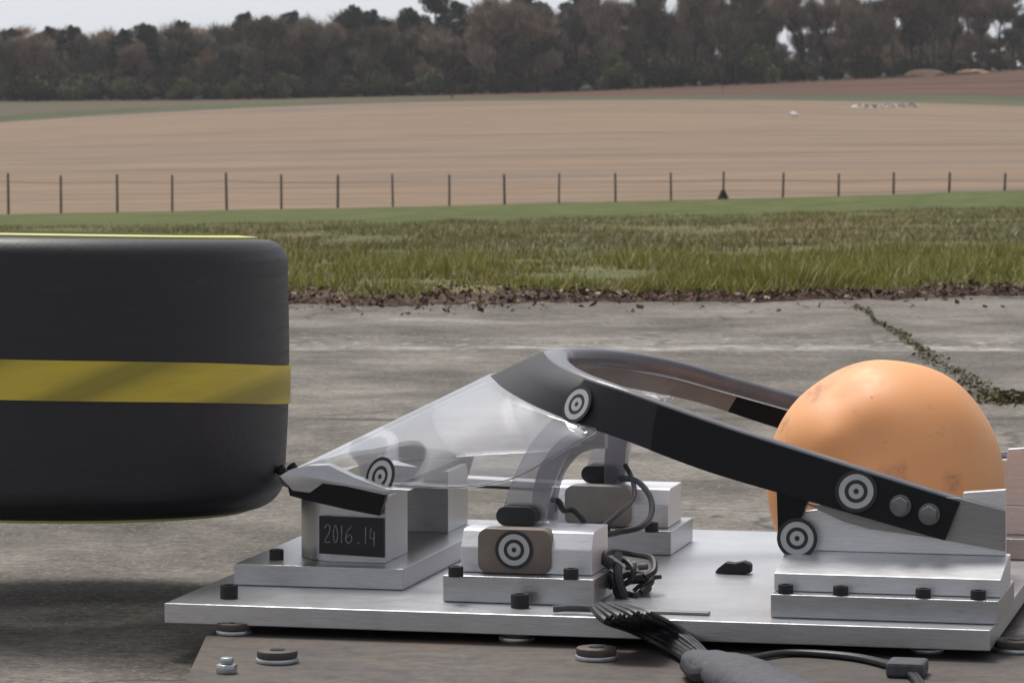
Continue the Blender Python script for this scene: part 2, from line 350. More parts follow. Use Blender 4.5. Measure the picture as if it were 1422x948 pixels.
M['litter'] = island('leaf_litter', [(0, (.05, .035, .028, 1)), (.45, (.11, .065, .05, 1)), (.8, (.19, .13, .095, 1)), (.93, (.34, .28, .21, 1)), (1, (.5, .44, .38, 1))])
M['moss'] = island('joint_moss', [(0, (.11, .10, .06, 1)), (.5, (.17, .16, .08, 1)), (.85, (.22, .19, .13, 1)), (1, (.05, .035, .025, 1))])
M['chips'] = island('stone_chips', [(0, (.4, .38, .36, 1)), (1, (.62, .6, .58, 1))])
M['bark'] = simple('grey_bark', (.055, .046, .044), .9, 0, 1.5, .3)
M['twig'] = island('bare_twigs', [(0, (.20, .155, .125, 1)), (.6, (.31, .24, .195, 1)), (1, (.42, .34, .28, 1))])
M['wood'] = island('woodland_twigs', [(0, (.22, .175, .14, 1)), (.6, (.34, .27, .215, 1)), (1, (.45, .37, .30, 1))], .8, .07)
M['twig2'] = island('grey_twigs', [(0, (.12, .105, .085, 1)), (.6, (.18, .16, .125, 1)), (1, (.27, .24, .19, 1))])
M['needle'] = island('pine_needles', [(0, (.030, .036, .028, 1)), (.6, (.055, .062, .048, 1)), (1, (.09, .095, .072, 1))])
M['shrub'] = island('olive_shrub_leaves', [(0, (.09, .10, .045, 1)), (.6, (.14, .15, .07, 1)), (1, (.20, .20, .11, 1))])
M['under'] = island('undergrowth_leaves', [(0, (.075, .072, .048, 1)), (.6, (.12, .11, .075, 1)), (1, (.19, .165, .12, 1))], .8, .16)

# ------------------------------------------------------------------ terrain
bm = NB(); pts = [W(-70, -30), W(70, -30), W(70, 13.2), W(-70, 13.2)]
# concrete as a grid so bump and noise stay stable
nx, ny = 40, 24; gv = [[bm.verts.new(W(-70 + 140 * i / nx, -30 + 43.2 * j / ny, 0)) for i in range(nx + 1)] for j in range(ny + 1)]
for j in range(ny):
    for i in range(nx): bm.faces.new((gv[j][i], gv[j][i + 1], gv[j + 1][i + 1], gv[j + 1][i]))
tag(obj('concrete_apron', bm, M['concrete']), 'weathered grey concrete apron with joints and chalky stains', kind='structure')

BK = [13.0, 110, 245, 380, 420, 560, 700, 3000]
YL = [None, 297, 205, 170, 160, 141, 135, 112]
YM = [None, 283, 186, 141, 135, 130, 124, 108]
YR = [None, 264, 182, 149, 132, 97, 94, 96]
def zrel(y, b): return ZC - (y - HZ) * b / F
def edge_b(a): return 12.3 + .22 * a + .30 * noise.noise((a * 2.1, 3, 0)) + .12 * noise.noise((a * 7, 5, 0)) + .06 * noise.noise((a * 22, 6, 0))
def TZ(a, b):
    t = max(-1.6, min(1.6, a / max(b, 8) * F / 711.0))
    if b <= 13.0: return 0.012
    for k in range(len(BK) - 1):
        if b <= BK[k + 1] or k == len(BK) - 2:
            s_ = (b - BK[k]) / (BK[k + 1] - BK[k]); 
            def zz(T, kk): return 0.012 if T[kk] is None else zrel(T[kk], BK[kk])
            z0 = []
            for T in (YL, YM, YR): z0.append(zz(T, k) * (1 - s_) + zz(T, k + 1) * s_)
            # quadratic through left, middle, right
            tt = max(-1.3, min(1.3, t)); zl, zm, zr = z0
            z = zm + (zr - zl) / 2 * tt + ((zr + zl) / 2 - zm) * tt * tt
            return z + (.05 * noise.noise((a * .15, b * .08, 0)) * min(1, (b - 13) / 20) if b < 110 else .25 * noise.noise((a * .02, b * .02, 0)) * min(1, (b - 110) / 40))
def strip(name, b0, b1, n, mat, label, first=False, m=120):
    V, Fc = [], []
    for j in range(n + 1):
        b = b0 + (b1 - b0) * (j / n) ** (1.6 if first else 1)
        for i in range(m + 1):
            s_ = (i / m - .5) * 2; tlat = (abs(s_) ** 1.8) * (1 if s_ > 0 else -1) * 6
            a = tlat * (b * .134 + 5)
            bb = b
            if first and j < 6:
                e = edge_b(a); bb = e + (b0 + (b1 - b0) * (6 / n) ** 1.6 - e) * (j / 6) 
            z = TZ(a, bb)
            if first and j == 0: z = .004
            V.append(W(a, bb, z))
    for j in range(n):
        for i in range(m):
            q = j * (m + 1) + i; Fc.append((q, q + 1, q + m + 2, q + m + 1))
    return tag(npmesh(name, [tuple(v) for v in V], Fc, mat, None, 'all'), label, kind='structure')
strip('grass_verge', 12.3, 110, 60, M['verge'], 'green and straw coloured grass verge beyond the concrete', True, 240)
strip('stubble_field', 110, 380, 40, M['stubble'], 'pale tan stubble field behind the wire fence')
strip('field_margin', 380, 420, 6, M['margin'], 'rough green margin along the far edge of the stubble field')
strip('ploughed_field', 420, 560, 10, M['redsoil'], 'red brown ploughed field below the wood')
strip('woodland_floor', 560, 3000, 16, M['woodfloor'], 'dark ground under and behind the wood')

# ------------------------------------------------------------------ grass, litter, moss
def blades(name, n, b0, b1, hmin, hmax, wd, mat, label, clump=0.0, dens=None, latpad=1.75, bpow=1.0, parent=None):
    V = np.zeros((n, 3, 3), np.float32); k = 0; tries = 0
    while k < n and tries < n * 12:
        tries += 1
        b = b0 + (b1 - b0) * random.random() ** bpow
        a = (random.random() * 2 - 1) * b * 711 / F * latpad
        if b < edge_b(a) + .01 + .1 * random.random(): continue
        d = noise.noise((a * 1.3, b * .6, 1.7)) * .75 + .5 + .5 * noise.noise((a * 4, b * 2.2, 9))
        if dens is not None and random.random() > dens(a, b, d): continue
        h = (hmin + (hmax - hmin) * random.random()) * (1 - clump + clump * 1.6 * max(0, d))
        p = W(a, b, TZ(a, b) - .004); an = random.random() * 6.283; ln = h * (.15 + .7 * random.random()); la = random.random() * 6.283
        w_ = wd * (.6 + .8 * random.random())
        dx, dy = math.cos(an) * w_, math.sin(an) * w_
        V[k, 0] = (p.x - dx, p.y - dy, p.z); V[k, 1] = (p.x + dx, p.y + dy, p.z); V[k, 2] = (p.x + math.cos(la) * ln, p.y + math.sin(la) * ln, p.z + h)
        k += 1
    V = V[:k].reshape(-1, 3); Fc = np.arange(k * 3).reshape(-1, 3)
    return tag(npmesh(name, V, Fc, mat, parent), label, 'grass' if parent is None else None, kind='stuff')
# taller green tufts at the edge of the concrete
blades('edge_grass', 92000, 12.2, 18.5, .008, .072, .003, M['blade_green'], 'bright green tufted grass along the edge of the concrete', .97,
       dens=lambda a, b, d: min(1, .10 + 1.5 * max(0, d - .32) + (.35 if a > .4 else 0)) * min(1, .25 + (b - edge_b(a)) * 2.2 + (.3 if a > .3 else 0)), bpow=2.0)
blades('verge_straw_grass', 150000, 12.5, 46, .012, .048, .005, M['blade_straw'], 'mixed green and straw grass on the middle of the verge', .75, bpow=1.3, dens=lambda a, b, d: min(1, .12 + max(0, d - .2) * 1.3))
def flakes(name, n, fn, size, mat, label, cat='litter'):
    V = np.zeros((n, 4, 3), np.float32)
    for i in range(n):
        p = fn(); s_ = size * (.25 + 2.4 * random.random() ** 4); t1 = Vector((random.uniform(-1, 1), random.uniform(-1, 1), random.uniform(-.5, .5))).normalized()
        t2 = t1.cross(Vector((random.uniform(-1, 1), random.uniform(-1, 1), random.uniform(.2, 1)))).normalized()
        q = p + Vector((0, 0, s_ * .35))
        for j, (x, y) in enumerate(((-1, -.5), (.8, -.7), (1, .6), (-.6, .6))): V[i, j] = q + t1 * x * s_ + t2 * y * s_ * .8
    return tag(npmesh(name, V.reshape(-1, 3), np.arange(n * 4).reshape(-1, 4), mat), label, cat, kind='stuff')
def f_lit():
    while True:
        a = random.uniform(-2.9, 2.9); d = noise.noise((a * 3, 7, 0)) * .5 + .5
        if random.random() < .25 + d: break
    return W(a, edge_b(a) + random.gauss(.05, .10 + .10 * d) * (1.9 if a < .1 else .8), .008 + random.random() * .035 * d)
flakes('soil_litter', 22000, f_lit, .0052, M['litter'], 'dark brown soil and dead leaves where the grass meets the concrete')
def f_out():
    a = random.uniform(-1.9, 1.9); return W(a, edge_b(a) - abs(random.gauss(0, .35)), .001)
flakes('stray_litter', 300, f_out, .006, M['litter'], 'scattered dark crumbs of soil on the concrete beside the verge')
J0, J1 = PZ(1188, 425), PZ(1395, 566)
def f_moss():
    u = random.random(); p = J0.lerp(J1, u); s_ = .004 + .017 * u + .012 * noise.noise((u * 9, 0, 0))
    wob = .03 * noise.noise((u * 7, 4, 0))
    return p + Vector((random.gauss(0, s_) + wob, random.gauss(0, s_ * .8), .001 + random.random() * .006))
flakes('joint_moss', 4200, f_moss, .0026, M['moss'], 'moss and weeds growing in the diagonal joint of the concrete', 'moss')
J2, J3 = PZ(1385, 556), PZ(1470, 560)
flakes('joint_weeds', 2600, lambda: J2.lerp(J3, random.random()) + Vector((random.gauss(0, .04), random.gauss(0, .035), random.random() * .018)), .004, M['moss'], 'low green weeds filling the joint behind the orange ball', 'weeds')
# low bank of bare soil between concrete and grass
g = ground_mat('bare_dark_soil', [(.3, (.055, .038, .030, 1)), (.55, (.10, .066, .050, 1)), (.75, (.19, .14, .105, 1))], 1, 1, 6, 40, (.5, 1.5)); M['soil'] = g.m
V, Fc = [], []; NA = 900; NBb = 9
for i in range(NA + 1):
    a = -6 + 12 * i / NA; wd_ = (.34 if a < .1 else .13) * (1 + 1.3 * noise.noise((a * 1.7, 2, 2))) + .10 * noise.noise((a * 8, 1, 1)) + .05; wd_ = max(.04, wd_)
    for j in range(NBb + 1):
        u = j / NBb; b = edge_b(a) - .05 * (1 + noise.noise((a * 15, 0, 3))) + (wd_ + .08) * u
        h = .004 + .026 * math.sin(math.pi * min(1, u * 1.05)) * (.6 + .6 * noise.noise((a * 9, b * 9, 0))) + .008 * noise.noise((a * 45, b * 45, 0))
        if j == 0: h = .001
        V.append(tuple(W(a, b, max(.001, h))))
for i in range(NA):
    for j in range(NBb): q = i * (NBb + 1) + j; Fc.append((q, q + 1, q + NBb + 2, q + NBb + 1))
tag(npmesh('soil_bank', V, Fc, M['soil'], None, 'all'), 'low ragged bank of bare dark soil along the concrete edge', kind='structure')
# clump of taller weeds on the edge
wt = empty('weed_clump', PZ(1065, 400, .01), 'tall dark green tussock with dead straw stems at the edge of the concrete', 'weed')
def clump(name, c, n, rad, h0, h1, mat, parent):
    V = np.zeros((n, 3, 3), np.float32)
    for i in range(n):
        r_ = rad * math.sqrt(random.random()); t_ = random.random() * 6.283; p = Vector(c) + Vector((math.cos(t_) * r_, math.sin(t_) * r_ * .6, -.01))
        h = random.uniform(h0, h1) * (1 - .5 * r_ / rad); an = random.random() * 3.14
        o_ = Vector((math.cos(t_), math.sin(t_), 0)) * h * random.uniform(.1, .8); dx = Vector((math.cos(an), math.sin(an), 0)) * .004
        V[i, 0] = p - dx; V[i, 1] = p + dx; V[i, 2] = p + o_ + Vector((0, 0, h))
    return npmesh(name, V.reshape(-1, 3), np.arange(n * 3).reshape(-1, 3), mat, parent)
c0 = PZ(1065, 400, .01)
tag(clump('leaves', c0, 5200, .42, .05, .13, M['blade_green'], wt), kind='stuff')
tag(clump('dead_stems', c0 + Vector((.10, -.22, 0)), 420, .22, .03, .13, M['blade_straw'], wt), kind='stuff')

# ------------------------------------------------------------------ fence
fz = empty('wire_fence', W(0, 110, TZ(0, 110)), 'long fence of thin dark posts and wires between verge and stubble field', 'fence')
BF = 109.0; tops = []
for i, px in enumerate([-375, -298, -220, -143, -66, 12, 85, 163, 239, 315, 391, 469, 546, 624, 701, 776, 855, 932, 1004, 1087, 1164, 1241, 1317, 1394, 1471, 1549, 1626, 1704, 1781]):
    a = (px - 711) / F * BF; b = BF + random.uniform(-.1, .1); ytop = 242 - 3.5 * (px / 1422) + random.uniform(-2, 2)
    zt_ = ZC - (ytop - HZ) * b / F; zb_ = TZ(a, b) - .3; r_ = .028 + .010 * random.random(); 
    bm = NB(); ln = random.uniform(-.03, .03)
    prof = [W(a, b, zb_), W(a + ln, b, zt_)]
    tube(bm, prof, lambda u: r_ * (1 - .15 * u), 8, 1)
    if px == 1004:     # the braced post
        for sx_ in (-.16, .16): tube(bm, [W(a + sx_, b, TZ(a, b) - .1), W(a, b, TZ(a, b) + .25)], .06, 6, 1)
    o = obj('fence_post', bm, M['post'], fz, True)
    if px == 1004: o['label'] = 'braced fence post with widening foot'
    tops.append((a, b, zt_, TZ(a, b)))
for lev in (.22, .52, .8):
    bm = NB(); P_ = []
    for (a, b, zt_, z0) in tops: P_.append(W(a, b - .06, zt_ - lev * 1.05))
    tube(bm, P_, .004 if lev != .22 else .0075, 5, 1); obj('fence_wire', bm, M['wire'], fz)

# ------------------------------------------------------------------ trees
def branch_mesh(seed, H, spread, depth=4, lean=.0, twn=2600, tw=.9, low=.25, twcol='twig'):
    rnd = random.Random(seed); bm = NB(); tips = []
    def grow(p, d, L, r, lv):
        q = p + d * L * .5 + Vector((rnd.uniform(-1, 1), rnd.uniform(-1, 1), 0)) * L * .05; e = p + d * L
        tube(bm, [p, q, e], lambda u: r * (1 - .35 * u), 5, 1); tips.append((p, e, lv))
        if lv >= depth: return
        for k in range(3 if lv else 5):
            f = rnd.uniform(.45, 1.0) if lv else rnd.uniform(low, 1.0); an = rnd.random() * 6.283
            side = Vector((math.cos(an), math.sin(an), 0)); nd = (d * rnd.uniform(.5, 1) + side * rnd.uniform(.4, .9) * spread + Vector((0, 0, .25))).normalized()
            grow(p + d * L * f, nd, L * rnd.uniform(.42, .62), r * .5, lv + 1)
    grow(Vector((0, 0, -.5)), Vector((lean, 0, 1)).normalized(), H * .5, H * .014, 0)
    zmax = max(t[1].z for t in tips); k_ = H / zmax
    V = np.zeros((twn, 3, 3), np.float32); S = [t for t in tips if t[2] >= 2]
    for i in range(twn):
        p, e, lv = rnd.choice(S); o_ = p.lerp(e, rnd.random()) + Vector((rnd.gauss(0, .25), rnd.gauss(0, .25), rnd.gauss(0, .2)))
        d = ((e - p).normalized() + Vector((rnd.uniform(-.8, .8), rnd.uniform(-.8, .8), rnd.uniform(-.2, .9)))).normalized() * rnd.uniform(.4, 1.3) * tw
        s_ = d.cross(Vector((rnd.uniform(-1, 1), rnd.uniform(-1, 1), rnd.uniform(-1, 1)))).normalized() * .035
        V[i, 0] = (o_ - s_); V[i, 1] = (o_ + s_); V[i, 2] = (o_ + d)
    for v in bm.verts: v.co *= k_
    V *= k_
    me = bpy.data.meshes.new('trunk'); bm.to_mesh(me); bm.free(); me.materials.append(M['bark'])
    V = V.reshape(-1, 3)
    return me, V, M[twcol]
def leafcloud(seed, n, clumps, size):
    rnd = random.Random(seed); V = np.zeros((n, 4, 3), np.float32)
    for i in range(n):
        c, r_ = rnd.choice(clumps); d = Vector((rnd.gauss(0, 1), rnd.gauss(0, 1), rnd.gauss(0, 1))).normalized() * (rnd.random() ** .45)
        p = Vector(c) + Vector((d.x * r_[0], d.y * r_[0], d.z * r_[1]))
        t1 = Vector((rnd.uniform(-1, 1), rnd.uniform(-1, 1), rnd.uniform(-1, 1))).normalized(); t2 = t1.cross(Vector((rnd.uniform(-1, 1), rnd.uniform(-1, 1), rnd.uniform(-1, 1)))).normalized(); s_ = size * rnd.uniform(.5, 1.3)
        for j, (x, y) in enumerate(((-1, -.4), (1, -.5), (.8, .5), (-.9, .4))): V[i, j] = p + t1 * x * s_ + t2 * y * s_
    return V.reshape(-1, 3)
def mk(name, V, k, mat):
    me = bpy.data.meshes.new(name); V = np.asarray(V, np.float32); Fc = np.arange(len(V), dtype=np.int32)
    me.vertices.add(len(V)); me.vertices.foreach_set('co', V.ravel()); me.loops.add(len(Fc)); me.loops.foreach_set('vertex_index', Fc)
    me.polygons.add(len(Fc) // k); me.polygons.foreach_set('loop_start', np.arange(0, len(Fc), k, dtype=np.int32)); me.update(calc_edges=True); me.validate(); me.materials.append(mat); return me
KINDS = {'bare': [], 'pine': [], 'bush': []}
for s in range(7):
    tr, V, tm = branch_mesh(100 + s, 10, [1.0, .6, .85, 1.1, .5, .9, .7][s], 4, random.uniform(-.08, .08), 5200, 1.0, [.25, .35, .15, .2, .4, .3, .1][s], 'twig' if s % 2 else 'twig2')
    KINDS['bare'].append((tr, mk('crown', V, 3, tm)))
for s in range(4):
    rnd = random.Random(50 + s); cl = []
    for k in range(rnd.randint(16, 22)):
        z = rnd.uniform(3.2, 9.5); rr_ = min(2.0, (10.4 - z) * .5 + .3); an = rnd.random() * 6.28
        cl.append(((math.cos(an) * rr_, math.sin(an) * rr_, z), (rnd.uniform(.7, 1.3), rnd.uniform(.4, .75))))
    cl.append(((0, 0, 9.6), (.5, .5)))
    bm = NB(); tube(bm, [(0, 0, -.5), (.1, 0, 5), (0, .1, 9.5)], lambda u: .17 * (1 - .75 * u), 7, 3)
    for c, r_ in cl: tube(bm, [(0, 0, c[2] - .6), c], .05, 4, 1)
    me = bpy.data.meshes.new('trunk'); bm.to_mesh(me); bm.free(); me.materials.append(M['bark'])
    KINDS['pine'].append((me, mk('crown', leafcloud(70 + s, 6000, cl, .13), 4, M['needle'])))
for s in range(3):
    rnd = random.Random(80 + s); cl = [((rnd.uniform(-1.6, 1.6), rnd.uniform(-1, 1), rnd.uniform(.6, 2.6)), (rnd.uniform(.7, 1.2), rnd.uniform(.6, .9))) for _ in range(9)]
    bm = NB()
    for k in range(5): tube(bm, [(0, 0, -.3), (rnd.uniform(-1.2, 1.2), rnd.uniform(-.6, .6), 2.4)], lambda u: .06 * (1 - .7 * u), 5, 1)
    me = bpy.data.meshes.new('stems'); bm.to_mesh(me); bm.free(); me.materials.append(M['bark'])
    KINDS['bush'].append((me, mk('crown', leafcloud(90 + s, 3200, cl, .12), 4, M['shrub'])))
TL = {'bare': ('bare_tree', 'bare brown deciduous tree standing in front of the wood', 'tree', 'bare trees along the front of the wood'),
      'pine': ('pine_tree', 'dark green pine rising above the bare trees of the wood', 'tree', 'dark pines on the skyline of the wood'),
      'bush': ('olive_shrub', 'rounded olive green shrub at the foot of the wood', 'shrub', 'olive shrubs along the foot of the wood')}
def place(kind, px, b, ytop, idx=None, wide=1.0, label=None):
    a = (px - 711) / F * b; z = TZ(a, b); H = (ZC - (ytop - HZ) * b / F) - z
    idx = random.randrange(len(KINDS[kind])) if idx is None else idx
    base = 10.0 if kind != 'bush' else 3.3
    r = bpy.data.objects.new(TL[kind][0], None); COL.objects.link(r); r.location = W(a, b, z - .1); s_ = H / base
    r.scale = (s_ * wide, s_ * wide, s_); r.rotation_euler = (0, 0, random.random() * 6.283)
    t = TL[kind]; tag(r, label or t[1], t[2], None if label else t[3])
    for me in KINDS[kind][idx]:
        o = bpy.data.objects.new(me.name.split('.')[0], me); COL.objects.link(o); o.parent = r
def skyl(px):
    xs = [-200, 0, 60, 75, 120, 180, 260, 330, 420, 480, 560, 640, 760, 900, 1000, 1060, 1100, 1140, 1200, 1330, 1375, 1420, 1600]
    ys = [40, 52, 48, 62, 48, 44, 42, 34, 32, 28, 24, 14, 8, 0, -10, 5, 55, 20, -15, -10, 40, 5, -10]
    return float(np.interp(px, xs, ys))
# the far-off mass of the wood: one object
VV, MI = [], []
def stamp(kind, px, b, ytop):
    a = (px - 711) / F * b; z = TZ(a, b); H = (ZC - (ytop - HZ) * b / F) - z; idx = random.randrange(len(KINDS[kind]))
    me = KINDS[kind][idx][1]; V = np.zeros(len(me.vertices) * 3, np.float32); me.vertices.foreach_get('co', V); V = V.reshape(-1, 3)
    if kind == 'bare': V = V.reshape(-1, 3, 3)[::2].reshape(-1, 3)
    s_ = H / (10 if kind != 'bush' else 3.3); an = random.random() * 6.283; c_, n_ = math.cos(an), math.sin(an); X = V.copy()
    s_ = s_; X[:, 0] = (V[:, 0] * c_ - V[:, 1] * n_) * s_ * 1.15; X[:, 1] = (V[:, 0] * n_ + V[:, 1] * c_) * s_ * 1.15; X[:, 2] = V[:, 2] * s_
    p = W(a, b, z); X += np.array([p.x, p.y, p.z], np.float32); return X
tri, qua = [], []
for row, (b, lift) in enumerate(((585, 0), (605, 2), (630, 4), (660, 8))):
    px = -260
    while px < 1700:
        gap = 1080 < px < 1150 or 1355 < px < 1385
        yt = skyl(px) + lift + random.uniform(-4, 18) + float(np.interp(px, [560, 700, 1000, 1500], [0, 22, 40, 46]))
        (tri).append(stamp('bare', px, b + random.uniform(-8, 8), yt))
        if row < 3: tri.append(stamp('bare', px + 15, b + random.uniform(-8, 8), min(110, yt + random.uniform(25, 50))))
        if not gap and row > 0 and random.random() < .25: qua.append(stamp('pine', px, b, yt + random.uniform(2, 20)))
        px += random.uniform(24, 38)
for px in range(-260, 1700, 15):
    for b_, y_ in ((600, 78), (640, 64)) if 1060 < px < 1170 or 1340 < px < 1400 else ((600, 78), (640, 66)) if px > 900 else ((600, 78), (640, 64), (670, 50)): tri.append(stamp('bare', px + random.uniform(-8, 8), b_, (y_ if px < 1050 else y_ - 12 if not 1075 < px < 1155 else y_ + 8) + random.uniform(-12, 12)))
for b_ in (566, 590, 640):
    for px in range(-240, 1700, 20): (qua).append(stamp('bush', px + random.uniform(-8, 8), b_ + random.uniform(-3, 8), (112 if px < 800 else 88) + random.uniform(-16, 10) - (b_ - 566) * .2))
T = np.concatenate(tri); tag(npmesh('woodland', T, np.arange(len(T)).reshape(-1, 3), M['wood']), 'far bare brown woodland filling the skyline behind the fields', 'woodland', kind='stuff')
Q = np.concatenate(qua); tag(npmesh('evergreen_understorey', Q, np.arange(len(Q)).reshape(-1, 4), M['under']), 'dark evergreen undergrowth mixed through the far wood', 'undergrowth', kind='stuff')
for px, yt in ((18, 40), (68, 38), (100, 34), (172, 40), (200, 32), (250, 30), (345, 18), (372, 20), (410, 14), (490, 6), (520, 14), (570, 10), (605, -8), (632, 2), (690, 10), (735, -10), (800, -12)):
    place('pine', px, 578 + random.uniform(-6, 12), yt + random.uniform(-2, 2), None, random.uniform(.75, 1.0))
px = -20
while px < 1450:
    if not (1075 < px < 1135) and not (1352 < px < 1392):
        place('bare', px, 568 + random.uniform(-8, 12), skyl(px) + random.uniform(-2, 34) - (14 if px > 640 else 0), None, random.uniform(.8, 1.2))
    px += random.uniform(26, 44) if px < 640 else random.uniform(15, 27)
for px in (1075, 1118, 1145, 1365, 1385): place('bare', px, 572, random.uniform(-12, 12), random.choice((0, 3, 5)), .95)
for px, yt, sc in ((40, 95, 1.3), (105, 98, 1.1), (175, 100, 1.0), (255, 104, 1.1), (330, 100, .9), (395, 98, .9), (530, 92, .9), (600, 90, .9), (860, 70, .9), (1060, 60, 1)):
    place('bush', px, 562, yt, None, sc)
place('bare', 628, 430, 68, 0, .9, 'lone small bare tree in front of the wood on the field crest')
place('bare', 1003, 432, 92, 4, .5, 'thin pale sapling on the green margin below the red field')
for px, hgt, lb in ((1285, 9, 'larger sandy spoil heap on the far red field'), (1350, 6, 'smaller sandy spoil heap to the right of the other')):
    b = 556; a = (px - 711) / F * b; z = TZ(a, b); bm = NB(); rr_ = 3.2 if hgt == 9 else 2.4
    bmesh.ops.create_icosphere(bm, subdivisions=4, radius=1)
    for v in bm.verts: v.co = v.co * (1 + .25 * noise.noise(v.co * 2 + Vector((px, 0, 0))))
    bmesh.ops.scale(bm, vec=(rr_, rr_ * .7, hgt / 10.6 * 1.1), verts=bm.verts); o = obj('spoil_heap', bm, M['soil_heap'], None, 'all'); o.location = W(a, b, z); tag(o, lb, 'heap')
# chalk scatter and a white marker on the stubble
def f_ch():
    u = random.random(); px = 1195 + 70 * u; b = 345 + 12 * u; a = (px - 711) / F * b + random.gauss(0, .6); bb = b + random.gauss(0, 1.5); return W(a, bb, TZ(a, bb))
flakes('chalk_patch', 240, f_ch, .14, M['chips'], 'pale chalk stones ploughed up on the stubble field', 'stones')
bm = NB(); bmesh.ops.create_icosphere(bm, subdivisions=3, radius=.33)
for v in bm.verts: v.co *= 1 + .35 * noise.noise(v.co * 3); v.co.z *= .7
o = obj('white_stone', bm, M['white_paint'], None, 'all'); b = 300; a = (1102 - 711) / F * b; o.location = W(a, b, TZ(a, b) + .15); tag(o, 'single white stone lying alone on the stubble field', 'stone')
# pale strip lying on the concrete behind the rig
A_, B_ = PZ(600, 668, .004), PZ(800, 679, .004); bm = NB(); d = (B_ - A_).normalized(); s_ = Vector((-d.y, d.x, 0)) * .022
prism(bm, [A_ - s_, B_ - s_, B_ + s_, A_ + s_], (0, 0, .012), .002); tag(obj('white_batten', bm, M['white_paint']), 'thin white batten lying on the concrete behind the rig', 'batten')

# ------------------------------------------------------------------ thin air
hm = bpy.data.materials.new('haze_air'); hm.use_nodes = True; ht = hm.node_tree; ht.nodes.clear(); ho = ht.nodes.new('ShaderNodeOutputMaterial'); hv = ht.nodes.new('ShaderNodeVolumePrincipled')
hv.inputs['Color'].default_value = (.92, .93, .96, 1); hv.inputs['Density'].default_value = HAZE; hv.inputs['Anisotropy'].default_value = .2; ht.links.new(hv.outputs[0], ho.inputs['Volume'])
bm = NB(); ztop = 45; P_ = [W(-1500, -40), W(1500, -40), W(1500, 3100), W(-1500, 3100)]
prism(bm, [(p.x, p.y, -60) for p in P_], (0, 0, 60 + ztop)); tag(obj('haze', bm, hm), 'thin pale air that fades the far wood', kind='stuff')

# ------------------------------------------------------------------ steel bed and aluminium rig
ZB, ZP0, ZT = .035, .047, .0725
YN = PZ(228, 837, ZT).y; YC = YN + .46; YF = YN + .92
XL = PZ(228, 837, ZT).x; XR = PY(1375, 870, YN).x
print('YN', YN, 'XL', XL, 'XR', XR, 'YC', YC)
bed = empty('steel_bed', (PZ(285, 883, ZB).x, YN, 0), 'rusty brown steel bed plate lying on the concrete under the aluminium rig', 'steel plate')
bm = NB(); e0 = PZ(285, 883, ZB); e1 = PZ(252, 955, ZB)
d = (e1 - e0); e2 = e0 + d * 1.6; e3 = e0 - d * 6.0
prism(bm, [(e2.x, e2.y, .002), (XR + 1.1, e2.y, .002), (XR + 1.1, YF - .03, .002), (e0.x - .0, YF - .03, .002), (e0.x, e0.y, .002)], (0, 0, ZB - .002), .002)
obj('plate', bm, M['bed'], bed)
def bed_bolt(px, py, r=.025, wash=True):
    c = PZ(px, py, ZB); bm = NB(); cyl(bm, c + Vector((0, 0, .006)), (0, 0, 1), r * .98, .009, 28, bev=.002)
    o = obj('bolt_head', bm, M['bed'], bed, True)
    bm = NB(); cyl(bm, c + Vector((0, 0, 0)), (0, 0, 1), r * 1.03, .006, 28, bev=.0015); obj('washer', bm, M['screwzinc'], o, True)
    bm = NB(); cyl(bm, c + Vector((0, 0, .0145)), (0, 0, 1), r * .38, .0015, 6); obj('socket', bm, M['black_steel'], o)
bed_bolt(385, 919); bed_bolt(828, 915); bed_bolt(1412, 904, .028); bed_bolt(718, 889, .022); bed_bolt(1287, 905, .02); bed_bolt(325, 880, .022)
for px, py in ((315, 934),):
    c = PZ(px, py, ZB); bm = NB(); cyl(bm, c, (0, 0, 1), .013, .011, 6, bev=.001); cyl(bm, c + Vector((0, 0, .011)), (0, 0, 1), .008, .008, 16, bev=.002); obj('nut', bm, M['screwzinc'], bed, True)
# stand-offs carry the aluminium plate above the bed
rig = empty('test_rig', (XL, YN, ZP0), 'machined aluminium plate carrying bolted blocks under the clear canopy', 'test rig')
bm = NB()
for fx in (.13, .5, .87):
    for yy in (YN + .12, YC, YF - .12):
        bm = NB(); cyl(bm, (XL + (XR - XL) * fx, yy, ZB), (0, 0, 1), .03, ZP0 - ZB - .001, 20); obj('standoff', bm, M['hex_steel'], rig)
bm = NB(); box(bm, (XL, YN, ZP0), (XR, YF, ZT), .0012); obj('base_plate', bm, M['alu_plate'], rig)
def screw(p, r=.011, h=.016, parent=rig):
    p = Vector(p); bm = NB(); r0 = r * .55; seg = 24; z0 = 0; 
    prof = [(0.0001, h * .45), (r0, h * .45), (r0, h), (r * .93, h), (r, h - .0012), (r, 0), (0.0001, 0)]
    lathe(bm, prof, p, None, 24, False); o = obj('cap_screw', bm, M['black_steel'], parent, True)
# nose slab and its two blocks
sA = PZ(325, 812, ZT); SH = .028; YS = sA.y; XS1 = PY(560, 820, YS).x
bm = NB(); box(bm, (sA.x, YS, ZT + .0005), (XS1, 2 * YC - YS, ZT + SH), .0012); obj('nose_slab', bm, M['alu'], rig)
YB = YS + .05; zb = ZT + SH + .0005
XB1 = PY(535, 700, YB).x; XB0 = PY(392, 760, YB).x; zt1 = PY(500, 690, YB).z
def nose_outline(y0, y1, flip):
    # plan outline with a rounded front end
    pts = []; L = .075
    pts.append((XB1, y0)); pts.append((XB1, y1))
    n = 12; yo, yi = (y0, y1)
    for k in range(n + 1):
        an = math.pi / 2 * k / n
        pts.append((XB0 + L - math.sin(an) * L, yi + (yo - yi) * (1 - math.cos(an)) ) if not flip else (XB0 + L - math.sin(an) * L, yi + (yo - yi) * (1 - math.cos(an))))
    for k in range(1):
        pass
    return pts
